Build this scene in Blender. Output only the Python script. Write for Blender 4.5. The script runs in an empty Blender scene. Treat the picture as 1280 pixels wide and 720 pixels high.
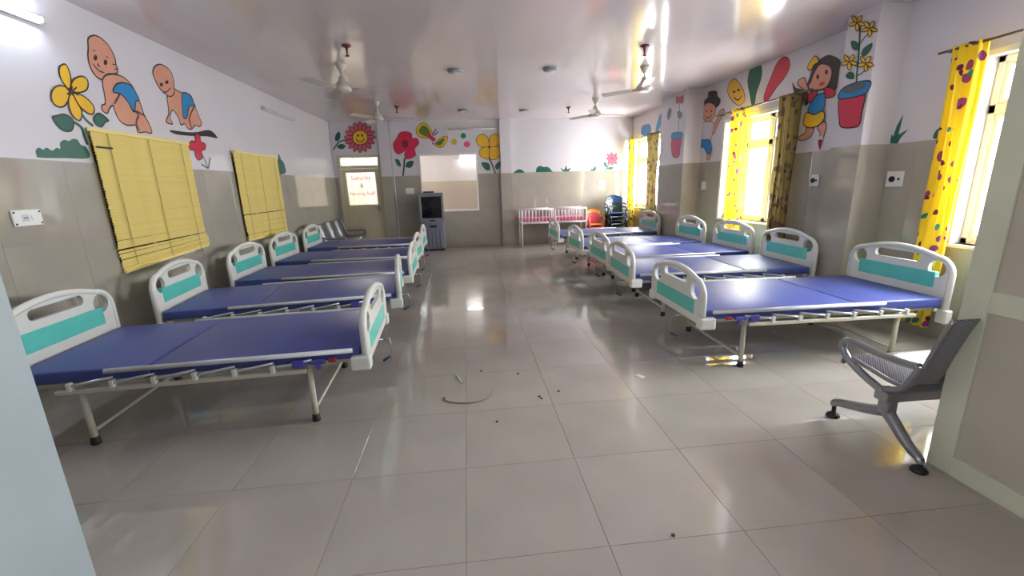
import bpy, bmesh, math, random
from mathutils import Vector, Matrix, Euler
random.seed(7)
S = bpy.context.scene
COL = S.collection
PI = math.pi
# ------------------------------------------------------------------ camera
cam_d = bpy.data.cameras.new('camera'); cam = bpy.data.objects.new('camera', cam_d); COL.objects.link(cam)
F, PITCH, YAW, ROLL = 534.2, .2373, .098, -.0307
cam_d.sensor_width = 36; cam_d.lens = F / 1280 * 36; cam_d.clip_start = .02; cam_d.clip_end = 200
fwd = Vector((math.sin(YAW)*math.cos(PITCH), math.cos(YAW)*math.cos(PITCH), -math.sin(PITCH)))
rt = Vector((math.cos(YAW), -math.sin(YAW), 0)); up = rt.cross(fwd)
r2 = rt*math.cos(ROLL) + up*math.sin(ROLL); u2 = -rt*math.sin(ROLL) + up*math.cos(ROLL)
m = Matrix((r2, u2, -fwd)).transposed().to_4x4(); m.translation = (0, 0, 1.5)
cam.matrix_world = m; S.camera = cam
# ------------------------------------------------------------------ sky and exposure
world = bpy.data.worlds.new('sky'); S.world = world; world.use_nodes = True
wb = world.node_tree.nodes['Background']; wb.inputs[0].default_value = (.93, .97, 1, 1); wb.inputs[1].default_value = 22.0
S.view_settings.view_transform = 'Standard'; S.view_settings.look = 'None'
S.view_settings.exposure = 1.08; S.view_settings.gamma = 1; S.view_settings.use_curve_mapping = False
S.cycles.max_bounces = 10; S.cycles.diffuse_bounces = 6; S.cycles.glossy_bounces = 5; S.cycles.transparent_max_bounces = 12
S.cycles.caustics_reflective = False; S.cycles.caustics_refractive = False; S.cycles.sample_clamp_indirect = 6
def portal(name, loc, rot, w, h):
    d = bpy.data.lights.new(name, 'AREA'); d.shape = 'RECTANGLE'; d.size = w; d.size_y = h; d.cycles.is_portal = True
    o = bpy.data.objects.new(name, d); COL.objects.link(o); o.location = loc; o.rotation_euler = rot
LW, RW, ZC, ZD, YB = -3.08, 4.22, 3.03, 1.78, 10.88
YF = -2.6                                   # back of the lobby behind the camera
WIN = [(2.0, 3.33, .88, 2.38), (5.45, 6.90, .86, 2.36), (9.16, 10.72, .87, 2.46)]   # right-wall windows (y0,y1,z0,z1)
for (a, b, c, d_) in WIN:
    portal('daylight_portal', (RW+.24, (a+b)/2, (c+d_)/2), (0, PI/2, 0), d_-c, b-a)
LOBBY_FILL = [(-1.35, -.75, 1.35, 2.05)]             # unseen lobby side openings, added and sized for fill light (y0,y1,z0,z1)
for sx in (LW-.22, RW+.24):
    portal('daylight_portal', (sx, (LOBBY_FILL[0][0]+LOBBY_FILL[0][1])/2, 1.7), (0, PI/2 if sx > 0 else -PI/2, 0), .7, .6)

# ------------------------------------------------------------------ materials
def nt(name):
    M = bpy.data.materials.new(name); M.use_nodes = True
    return M, M.node_tree, M.node_tree.nodes['Principled BSDF']
def lin(r, g, b):
    f = lambda v: (v/255/12.92) if v/255 <= .04045 else ((v/255+.055)/1.055)**2.4
    return (f(r), f(g), f(b), 1)
def mat(name, rgb, rough=.5, metal=0, noise=0, nscale=8, bump=0, bscale=60, spec=.5, coat=0, stretch=None, rnd=0, emit=0, trans=0):
    M, t, p = nt(name); N = t.nodes; L = t.links
    c = lin(*rgb)
    p.inputs['Base Color'].default_value = c; p.inputs['Roughness'].default_value = rough; p.inputs['Metallic'].default_value = metal
    p.inputs['Specular IOR Level'].default_value = spec; p.inputs['Coat Weight'].default_value = coat; p.inputs['Coat Roughness'].default_value = .08
    if emit: p.inputs['Emission Color'].default_value = c; p.inputs['Emission Strength'].default_value = emit
    if noise or bump or rnd:
        tc = N.new('ShaderNodeTexCoord'); mp = N.new('ShaderNodeMapping'); L.new(tc.outputs['Object'], mp.inputs[0])
        if stretch: mp.inputs['Scale'].default_value = stretch
    if noise or rnd:
        nz = N.new('ShaderNodeTexNoise'); nz.inputs['Scale'].default_value = nscale; nz.inputs['Detail'].default_value = 4; L.new(mp.outputs[0], nz.inputs['Vector'])
        mr = N.new('ShaderNodeMapRange'); mr.inputs[1].default_value = .3; mr.inputs[2].default_value = .7; mr.inputs[3].default_value = 1-noise; mr.inputs[4].default_value = 1+noise
        L.new(nz.outputs[0], mr.inputs[0]); out = mr.outputs[0]
        if rnd:
            oi = N.new('ShaderNodeObjectInfo'); m2 = N.new('ShaderNodeMapRange'); m2.inputs[3].default_value = 1-rnd; m2.inputs[4].default_value = 1+rnd
            L.new(oi.outputs['Random'], m2.inputs[0]); mu = N.new('ShaderNodeMath'); mu.operation = 'MULTIPLY'; L.new(out, mu.inputs[0]); L.new(m2.outputs[0], mu.inputs[1]); out = mu.outputs[0]
        vm = N.new('ShaderNodeVectorMath'); vm.operation = 'SCALE'; vm.inputs[0].default_value = c[:3]; L.new(out, vm.inputs['Scale']); L.new(vm.outputs[0], p.inputs['Base Color'])
    if bump:
        nb = N.new('ShaderNodeTexNoise'); nb.inputs['Scale'].default_value = bscale; nb.inputs['Detail'].default_value = 3; L.new(mp.outputs[0], nb.inputs['Vector'])
        bp = N.new('ShaderNodeBump'); bp.inputs['Strength'].default_value = bump; bp.inputs['Distance'].default_value = .01; L.new(nb.outputs[0], bp.inputs['Height']); L.new(bp.outputs[0], p.inputs['Normal'])
    return M
def wear(M, lo, hi, scale):
    """uneven polish: roughness drifts over the surface in world space"""
    t = M.node_tree; N = t.nodes; L = t.links; g = N.new('ShaderNodeNewGeometry'); nz = N.new('ShaderNodeTexNoise')
    nz.inputs['Scale'].default_value = scale; nz.inputs['Detail'].default_value = 5; L.new(g.outputs['Position'], nz.inputs['Vector'])
    mr = N.new('ShaderNodeMapRange'); mr.inputs[1].default_value = .38; mr.inputs[2].default_value = .62; mr.inputs[3].default_value = lo; mr.inputs[4].default_value = hi
    L.new(nz.outputs[0], mr.inputs[0]); L.new(mr.outputs[0], N['Principled BSDF'].inputs['Roughness']); return M
def thin_glass(name, tint=(1, 1, 1), refl=1.0):
    M, t, p = nt(name); N = t.nodes; L = t.links; N.remove(p)
    tr = N.new('ShaderNodeBsdfTransparent'); tr.inputs[0].default_value = (*tint, 1)
    gl = N.new('ShaderNodeBsdfGlossy'); gl.inputs['Roughness'].default_value = .02
    ge = N.new('ShaderNodeNewGeometry'); dt = N.new('ShaderNodeVectorMath'); dt.operation = 'DOT_PRODUCT'; L.new(ge.outputs['Normal'], dt.inputs[0]); L.new(ge.outputs['Incoming'], dt.inputs[1])
    ops = [('ABSOLUTE', None), ('SUBTRACT', 1), ('POWER', 5), ('MULTIPLY_ADD', .9)]; cur = dt.outputs['Value']
    for op, k in ops:                                    # Schlick reflectance, the same on both faces of the pane
        n_ = N.new('ShaderNodeMath'); n_.operation = op
        if op == 'SUBTRACT': n_.inputs[0].default_value = 1; L.new(cur, n_.inputs[1])
        else:
            L.new(cur, n_.inputs[0])
            if k is not None: n_.inputs[1].default_value = k
        if op == 'MULTIPLY_ADD': n_.inputs[2].default_value = .03
        cur = n_.outputs[0]
    mx = N.new('ShaderNodeMixShader'); L.new(cur, mx.inputs[0]); L.new(tr.outputs[0], mx.inputs[1]); L.new(gl.outputs[0], mx.inputs[2])
    L.new(mx.outputs[0], N['Material Output'].inputs[0]); return M
def cloth(name, base, spots, trans=.45, scale=7):
    M, t, p = nt(name); N = t.nodes; L = t.links
    tc = N.new('ShaderNodeTexCoord'); mp = N.new('ShaderNodeMapping'); mp.inputs['Scale'].default_value = (1, 1, .8); L.new(tc.outputs['Object'], mp.inputs[0])
    nz = N.new('ShaderNodeTexNoise'); nz.inputs['Scale'].default_value = 5; L.new(mp.outputs[0], nz.inputs['Vector'])
    wv = N.new('ShaderNodeMixRGB'); wv.blend_type = 'ADD'; wv.inputs[0].default_value = .12; L.new(mp.outputs[0], wv.inputs[1]); L.new(nz.outputs['Color'], wv.inputs[2])
    cur = None
    for i, (rgb, th, sc) in enumerate(spots):
        v = N.new('ShaderNodeTexVoronoi'); v.inputs['Scale'].default_value = sc; off = N.new('ShaderNodeVectorMath'); off.inputs[1].default_value = (i*3.7, i*1.9, i*2.3)
        L.new(wv.outputs[0], off.inputs[0]); L.new(off.outputs[0], v.inputs['Vector'])
        lt = N.new('ShaderNodeMath'); lt.operation = 'LESS_THAN'; lt.inputs[1].default_value = th; L.new(v.outputs['Distance'], lt.inputs[0])
        mx = N.new('ShaderNodeMixRGB'); L.new(lt.outputs[0], mx.inputs[0]); mx.inputs[2].default_value = lin(*rgb)
        if cur is None: mx.inputs[1].default_value = lin(*base)
        else: L.new(cur, mx.inputs[1])
        cur = mx.outputs[0]
    df = N.new('ShaderNodeBsdfDiffuse'); tl = N.new('ShaderNodeBsdfTranslucent'); df.inputs[0].default_value = lin(*base); tl.inputs[0].default_value = lin(*base)
    if cur is not None: L.new(cur, df.inputs[0]); L.new(cur, tl.inputs[0])
    sh = N.new('ShaderNodeMixShader'); sh.inputs[0].default_value = trans; L.new(df.outputs[0], sh.inputs[1]); L.new(tl.outputs[0], sh.inputs[2]); N.remove(p)
    L.new(sh.outputs[0], N['Material Output'].inputs[0]); return M
MT = dict(
 paint=mat('white wall paint', (206, 202, 207), .28, noise=.02, nscale=2, bump=.02, bscale=6),
 tile=mat('beige dado tile', (160, 154, 143), .05, noise=.05, nscale=3, rnd=.012, spec=.6),
 floor=mat('glossy floor tile', (170, 163, 155), .03, noise=.06, nscale=2.5, rnd=.02, spec=1.0),
 grout=mat('tile grout', (134, 126, 118), .6),
 ceil=mat('glossy ceiling paint', (206, 194, 194), .12, noise=.05, nscale=1.5, bump=.09, bscale=2.2, stretch=(1.5, .4, 1), spec=.8),
 cream=mat('cream window paint', (232, 228, 208), .35, noise=.03, nscale=5),
 door=mat('cream door paint', (198, 192, 166), .35, noise=.04, nscale=5),
 leaf=mat('greenish cream enamel', (208, 211, 188), .3, noise=.05, nscale=4),
 panel=mat('grey door panel', (188, 181, 165), .4, noise=.05, nscale=4),
 bluegrey=mat('pale blue grey enamel', (166, 178, 182), .35, noise=.05, nscale=4),
 white=mat('white bed plastic', (214, 216, 208), .22, noise=.015, nscale=10),
 teal=mat('turquoise panel', (92, 194, 180), .25, noise=.05, nscale=12),
 blue=mat('blue rexine', (64, 76, 142), .46, noise=.08, nscale=5, bump=.25, bscale=7, stretch=(1, .35, 1)),
 frame=mat('cream bed enamel', (196, 192, 172), .35),
 railwhite=mat('pale grey rail', (206, 210, 212), .25, metal=.15),
 alu=mat('brushed aluminium', (200, 204, 210), .28, metal=.7),
 steel=mat('cast aluminium', (150, 152, 156), .3, metal=.85),
 rubber=mat('black rubber', (22, 21, 22), .5),
 purple=mat('purple plastic', (76, 72, 160), .4), redp=mat('red plastic', (150, 40, 44), .4), gripb=mat('blue grip', (52, 82, 116), .4),
 slat=mat('yellow blind slat', (234, 214, 132), .42, noise=.04, nscale=6), tape=mat('blind tape', (160, 136, 60), .7), black=mat('black plastic', (14, 14, 16), .35),
 dark=mat('dark shutter', (26, 24, 22), .8), screen=mat('dark picture tube', (10, 10, 14), .08), tvgrey=mat('silver plastic', (128, 130, 138), .35), tvgrey2=mat('grey purple plastic', (120, 122, 148), .35),
 crib=mat('white crib enamel', (236, 228, 232), .3), pink=mat('pink bumper cloth', (226, 110, 150), .8), orange=mat('orange plastic', (244, 160, 44), .35), pinkp=mat('pink red plastic', (214, 84, 104), .35),
 navy=mat('dark blue plastic', (24, 52, 88), .3), slatec=mat('dark slate plastic', (38, 46, 48), .25),
 fan=mat('ivory fan enamel', (190, 184, 172), .3), maroon_h=mat('maroon plastic', (96, 34, 34), .4), fixture=mat('off white fitting', (200, 198, 196), .4), wire=mat('grey cable', (140, 132, 124), .5), paper=mat('white paper', (235, 235, 232), .7), dirt=mat('dark crumb', (62, 54, 48), .9),
 sock=mat('switch plate white', (222, 222, 220), .3), glass=thin_glass('window glass'), room=mat('far room paint', (238, 236, 234), .5), roomtile=mat('far room tile', (208, 196, 178), .3),
 redtext=mat('red lettering', (190, 20, 40), .6), lace=mat('pale curtain', (244, 240, 226), .8), lace2=mat('pinkish curtain', (230, 200, 180), .8), lace3=mat('olive curtain', (210, 206, 160), .8), rod=mat('curtain rod', (120, 110, 96), .35, metal=.6),
 concrete=mat('outside concrete', (170, 165, 158), .9, noise=.08, nscale=2),
)
wear(MT['floor'], .025, .13, 1.1)
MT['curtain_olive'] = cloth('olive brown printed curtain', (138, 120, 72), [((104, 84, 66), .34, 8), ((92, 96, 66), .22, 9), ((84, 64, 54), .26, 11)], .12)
MT['lacecloth'] = cloth('pale lace', (250, 247, 238), [], .8); MT['lacecloth2'] = cloth('pinkish lace', (250, 242, 234), [], .8); MT['lacecloth3'] = cloth('yellowish lace', (250, 246, 222), [], .8)
MT['curtain'] = cloth('yellow printed curtain', (230, 202, 62), [((140, 74, 128), .25, 8), ((60, 130, 140), .18, 7.5), ((104, 46, 76), .2, 10)], .25)
# perforated steel: fine drilled holes as a regular dot relief
M, t, p = nt('perforated steel'); N = t.nodes; L = t.links
p.inputs['Metallic'].default_value = .8; p.inputs['Roughness'].default_value = .32
tc = N.new('ShaderNodeTexCoord'); sx = N.new('ShaderNodeSeparateXYZ'); L.new(tc.outputs['Object'], sx.inputs[0])
def mth(op, a, b):
    n_ = N.new('ShaderNodeMath'); n_.operation = op
    for i_, q in enumerate((a, b)):
        if q is None: continue
        if isinstance(q, (int, float)): n_.inputs[i_].default_value = q
        else: L.new(q, n_.inputs[i_])
    return n_.outputs[0]
ux = mth('SINE', mth('MULTIPLY', sx.outputs[0], 450.0), None); uy = mth('SINE', mth('MULTIPLY', mth('SUBTRACT', sx.outputs[1], sx.outputs[2]), 450.0), None)
lt = N.new('ShaderNodeMath'); lt.operation = 'GREATER_THAN'; lt.inputs[1].default_value = .25; L.new(mth('MULTIPLY', ux, uy), lt.inputs[0])
mx = N.new('ShaderNodeMixRGB'); L.new(lt.outputs[0], mx.inputs[0]); mx.inputs[1].default_value = lin(172, 176, 182); mx.inputs[2].default_value = lin(60, 62, 64); L.new(mx.outputs[0], p.inputs['Base Color'])
MT['perf'] = M
for n, c in dict(green=(26, 92, 74), yellow=(226, 178, 40), ink=(46, 38, 38), skin=(206, 146, 122), blue_p=(30, 128, 186), rose=(196, 84, 104), crimson=(206, 34, 74), rose2=(214, 70, 110), rose3=(196, 52, 78), red=(200, 36, 66), maroon=(110, 30, 40), stem=(62, 60, 44), olive=(190, 180, 50), teal_p=(20, 130, 104), leafgreen=(96, 122, 46), hair=(54, 44, 46), slate=(70, 92, 96)).items():
    MT['p_'+n] = mat('mural paint '+n, c, .35, noise=.04, nscale=9)

# ------------------------------------------------------------------ mesh builder
class B:
    def __init__(s): s.bm = bmesh.new()
    def box(s, a, b, bev=0, seg=1, rot=None, piv=None):
        bm = s.bm; c = [(a[i]+b[i])/2 for i in range(3)]; d = [abs(b[i]-a[i]) for i in range(3)]
        r = bmesh.ops.create_cube(bm, size=1); vs = r['verts']
        for v in vs: v.co = Vector([v.co[i]*d[i]+c[i] for i in range(3)])
        if bev:
            es = list({e for v in vs for e in v.link_edges})
            g = bmesh.ops.bevel(bm, geom=es, offset=bev, segments=seg, affect='EDGES', profile=.5)
            vs = list({v for f in g['faces'] for v in f.verts} | {v for v in vs if v.is_valid})
        if rot is not None:
            M_ = Euler(rot).to_matrix(); pv = Vector(piv if piv else c)
            for v in vs: v.co = pv + M_ @ (v.co-pv)
        return s
    def tube(s, pts, r, seg=8, cap=True, sm=0):
        bm = s.bm; P = [Vector(p) for p in pts]
        if sm: P = smooth_path(P, sm)
        R = r if isinstance(r, (list, tuple)) else [r]*len(P)
        if len(R) != len(P): R = [R[0]+(R[-1]-R[0])*i/(len(P)-1) for i in range(len(P))]
        rings = []; n0 = None
        for i, q in enumerate(P):
            tg = (P[min(i+1, len(P)-1)]-P[max(i-1, 0)]).normalized()
            if n0 is None:
                n0 = tg.orthogonal().normalized()
            n0 = (n0-tg*n0.dot(tg)).normalized(); b0 = tg.cross(n0)
            rings.append([bm.verts.new(q+(n0*math.cos(2*PI*k/seg)+b0*math.sin(2*PI*k/seg))*R[i]) for k in range(seg)])
        for a, b in zip(rings, rings[1:]):
            for k in range(seg):
                f = bm.faces.new((a[k], a[(k+1) % seg], b[(k+1) % seg], b[k])); f.smooth = True
        if cap: bm.faces.new(rings[0][::-1]); bm.faces.new(rings[-1])
        return s
    def lathe(s, prof, seg=20, o=(0, 0, 0), cap=True):
        bm = s.bm; rings = []
        for (r, z) in prof: rings.append([bm.verts.new((o[0]+r*math.cos(2*PI*k/seg), o[1]+r*math.sin(2*PI*k/seg), o[2]+z)) for k in range(seg)])
        for a, b in zip(rings, rings[1:]):
            for k in range(seg):
                f = bm.faces.new((a[k], a[(k+1) % seg], b[(k+1) % seg], b[k])); f.smooth = True
        if cap: bm.faces.new(rings[0][::-1]); bm.faces.new(rings[-1])
        return s
    def sheet(s, P, Q=None):
        """grid of points rows P[i][j]"""
        bm = s.bm; V = [[bm.verts.new(q) for q in row] for row in P]
        for i in range(len(V)-1):
            for j in range(len(V[0])-1):
                f = bm.faces.new((V[i][j], V[i][j+1], V[i+1][j+1], V[i+1][j])); f.smooth = True
        return s
    def plate(s, loops, th, tf):
        """flat plate with holes: loops of 2D points (first the outline), thickness th, tf maps (u,v,w)->xyz"""
        bm2 = bmesh.new(); es = []
        for lp in loops:
            vs = [bm2.verts.new((a, b, 0)) for a, b in lp]
            es += [bm2.edges.new((vs[i], vs[(i+1) % len(vs)])) for i in range(len(vs))]
        bmesh.ops.triangle_fill(bm2, use_beauty=True, use_dissolve=False, edges=es)
        fs = list(bm2.faces); V = {}; bm = s.bm
        for w in (-th/2, th/2):
            for v in bm2.verts: V[(v, w)] = bm.verts.new(tf(v.co.x, v.co.y, w))
        for f in fs:
            bm.faces.new([V[(v, th/2)] for v in f.verts]); bm.faces.new([V[(v, -th/2)] for v in f.verts][::-1])
        for e in bm2.edges:
            if len(e.link_faces) == 1:
                a, b = e.verts; bm.faces.new((V[(a, -th/2)], V[(b, -th/2)], V[(b, th/2)], V[(a, th/2)]))
        bm2.free(); return s
    def mesh(s, name, m):
        bmesh.ops.recalc_face_normals(s.bm, faces=s.bm.faces[:])
        me = bpy.data.meshes.new(name); s.bm.to_mesh(me); s.bm.free(); me.materials.append(MT[m] if isinstance(m, str) else m); return me
    def obj(s, name, m, parent=None, loc=(0, 0, 0), rot=(0, 0, 0)):
        return put(name, s.mesh(name, m), parent, loc, rot)
def smooth_path(P, n):
    o = []
    for i in range(len(P)-1):
        p0 = P[max(i-1, 0)]; p1 = P[i]; p2 = P[i+1]; p3 = P[min(i+2, len(P)-1)]
        for k in range(n):
            t = k/n; o.append(.5*((2*p1)+(p2-p0)*t+(2*p0-5*p1+4*p2-p3)*t*t+(3*p1-p0-3*p2+p3)*t**3))
    return o+[P[-1]]
def smooth_loop(P, n):
    P = [Vector((a, b)) for a, b in P]; N_ = len(P); o = []
    for i in range(N_):
        p0, p1, p2, p3 = P[i-1], P[i], P[(i+1) % N_], P[(i+2) % N_]
        for k in range(n):
            t = k/n; o.append(.5*((2*p1)+(p2-p0)*t+(2*p0-5*p1+4*p2-p3)*t*t+(3*p1-p0-3*p2+p3)*t**3))
    return o
def put(name, me, parent=None, loc=(0, 0, 0), rot=(0, 0, 0)):
    o = bpy.data.objects.new(name, me); COL.objects.link(o); o.location = loc; o.rotation_euler = rot
    if parent is not None: o.parent = parent
    return o
def thing(name, label, cat, loc=(0, 0, 0), rz=0, group=None):
    o = put(name, None, None, loc, (0, 0, rz)); o['label'] = label; o['category'] = cat
    if group: o['group'] = group
    o.empty_display_size = .1; return o
def tag(o, label, cat, group=None):
    o['label'] = label; o['category'] = cat
    if group: o['group'] = group
    return o
def struct(o): o['kind'] = 'structure'; return o
def kids(o): return [c for c in bpy.data.objects if c.parent == o]
CH = {}
def dup(root, loc, rz, label, group=None):
    r = root.copy(); COL.objects.link(r); r.location = loc; r.rotation_euler = (0, 0, rz); r['label'] = label
    if group: r['group'] = group
    for ch in CH.setdefault(root.name, kids(root)):
        c = ch.copy(); COL.objects.link(c); c.parent = r
        for g in CH.setdefault(ch.name, kids(ch)):
            d = g.copy(); COL.objects.link(d); d.parent = c
    return r

# ------------------------------------------------------------------ setting
TS = .604; GX, GY = -.079, 1.4555
floor = struct(B().box((LW-.2, YF-.2, -.12), (RW+.2, YB+3, -.010)).obj('floor', 'grout'))
tile_me = {}
def tile_mesh(w, h, th, m, nm):
    k = (round(w, 3), round(h, 3), m)
    if k not in tile_me: tile_me[k] = B().box((-w/2, -h/2, -th), (w/2, h/2, 0), .0007).mesh(nm, m)
    return tile_me[k]
B().box((LW, YF, -.012), (RW, GY-2*TS, 0)).obj('lobby_floor', 'floor', floor)
i0 = math.floor((LW-GX)/TS); i1 = math.ceil((RW-GX)/TS); j0 = -2; j1 = math.ceil((YB-GY)/TS)
for j in range(j0, j1):
    for i in range(i0, i1):
        x0, x1 = max(GX+i*TS, LW), min(GX+(i+1)*TS, RW); y0, y1 = max(GY+j*TS, YF), min(GY+(j+1)*TS, YB)
        if x1-x0 < .02 or y1-y0 < .02: continue
        w, h = x1-x0-.0018, y1-y0-.0018
        put('floor_tile', tile_mesh(w, h, .010, 'floor', 'floor_tile'), floor, ((x0+x1)/2, (y0+y1)/2, 0))
ceiling = struct(B().box((LW-.2, YF-.2, ZC), (RW+.2, YB+.2, ZC+.12)).obj('ceiling', 'ceil'))
def wall_boxes(b, fx, u0, u1, z0, z1, holes):
    """solid wall in (u,z) minus rectangular holes; fx(u,z)->(lo,hi) corners"""
    us = sorted({u0, u1, *[h[0] for h in holes], *[h[1] for h in holes]})
    for a, c in zip(us, us[1:]):
        hs = sorted([(h[2], h[3]) for h in holes if h[0] <= a+1e-6 and h[1] >= c-1e-6]); z = z0
        for (p, q) in hs:
            if p > z+1e-4: b.box(*fx(a, c, z, p))
            z = q
        if z < z1-1e-4: b.box(*fx(a, c, z, z1))
    return b
def sub_rect(r, hs):
    out = [r]
    for (a, b, c, d) in hs:
        nx = []
        for (u0, u1, z0, z1) in out:
            if a >= u1 or b <= u0 or c >= z1 or d <= z0: nx.append((u0, u1, z0, z1)); continue
            if a > u0: nx.append((u0, a, z0, z1))
            if b < u1: nx.append((b, u1, z0, z1))
            m0, m1 = max(a, u0), min(b, u1)
            if c > z0: nx.append((m0, m1, z0, c))
            if d < z1: nx.append((m0, m1, d, z1))
        out = nx
    return [r for r in out if r[1]-r[0] > .015 and r[3]-r[2] > .015]
def dado(parent, u0, u1, holes, place, start=None, th=.008):
    """tile pieces on a wall face; place(uc,zc)->(loc,rot)"""
    u = u0
    while u < u1-1e-4:
        ue = min(u+TS, u1)
        for (z0, z1) in ((0, .594), (.594, 1.188), (1.188, ZD)):
            for (a, b, c, d) in sub_rect((u, ue, z0, z1), holes):
                loc, rot = place((a+b)/2, (c+d)/2)
                put('wall_tile', tile_mesh(b-a-.001, d-c-.001, th, 'tile', 'wall_tile'), parent, loc, rot)
        u = ue
TH = .008
pL = lambda u, z: ((LW, u, z), Euler((PI/2, 0, PI/2)))          # +x facing
pR = lambda u, z: ((RW, u, z), Euler((PI/2, 0, -PI/2)))         # -x facing
pB = lambda u, z: ((u, YB, z), Euler((PI/2, 0, 0)))             # -y facing
LWIN = [(4.085, 5.30, .85, 2.0), (6.315, 7.60, .83, 1.98)]
# left wall
b = B(); wall_boxes(b, lambda a, c, z, q: ((LW-.2, a, z), (LW-TH, c, q)), YF, YB+.2, 0, ZC, LWIN+LOBBY_FILL)
wall_left = struct(b.obj('wall_left', 'paint'))
dado(wall_left, .75, YB, LWIN, pL)
# right wall
b = B(); wall_boxes(b, lambda a, c, z, q: ((RW+TH, a, z), (RW+.22, c, q)), YF, YB+.2, 0, ZC, WIN+LOBBY_FILL)
wall_right = struct(b.obj('wall_right', 'paint'))
dado(wall_right, .75, 4.05, WIN, pR); dado(wall_right, 4.42, 7.62, WIN, pR); dado(wall_right, 8.62, YB, WIN, pR)
# columns standing proud of the right wall
CX = 3.9
columns = {}
for key, (ya, yb) in dict(C1=(4.05, 4.42), C2=(7.62, 8.62)).items():
    c = struct(B().box((CX+TH, ya+TH, 0), (RW+TH, yb-TH, ZC)).obj('column', 'paint'))
    dado(c, ya, yb, [], lambda u, z: ((CX, u, z), Euler((PI/2, 0, -PI/2))))
    dado(c, CX, RW, [], lambda u, z, ya=ya: ((u, ya, z), Euler((PI/2, 0, 0))))
    dado(c, CX, RW, [], lambda u, z, yb=yb: ((u, yb, z), Euler((PI/2, 0, PI))))
    columns[key] = c
# back wall: door at the left, hatch window, pilasters
DOOR = (-2.99, -1.99, 0, 2.29); HATCH = (-1.08, .31, .90, 2.27)
b = B(); wall_boxes(b, lambda a, c, z, q: ((a, YB+TH, z), (c, YB+.2, q)), LW, RW, 0, ZC, [DOOR, HATCH])
wall_back = struct(b.obj('wall_back', 'paint'))
dado(wall_back, LW, -2.0, [DOOR, HATCH], pB); dado(wall_back, -1.74, .87, [DOOR, HATCH], pB); dado(wall_back, 1.15, RW, [], pB)
for (xa, xb, dp) in ((-1.99, -1.74, .06), (.87, 1.15, .10)):
    c = struct(B().box((xa+TH, YB-dp+TH, 0), (xb-TH, YB+TH, ZC)).obj('pilaster', 'paint'))
    dado(c, xa, xb, [], lambda u, z, dp=dp: ((u, YB-dp, z), Euler((PI/2, 0, 0))))
# front partition and lobby behind the camera
b = B(); wall_boxes(b, lambda a, c, z, q: ((a, .62, z), (c, .75, q)), LW, RW, 0, ZC, [(-1.64, 2.44, 0, 2.5)])
wall_front = struct(b.obj('wall_front', 'paint'))
b = B(); wall_boxes(b, lambda a, c, z, q: ((a, YF-.2, z), (c, YF, q)), LW, RW, 0, ZC, [])
struct(b.obj('wall_lobby', 'paint'))

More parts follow.
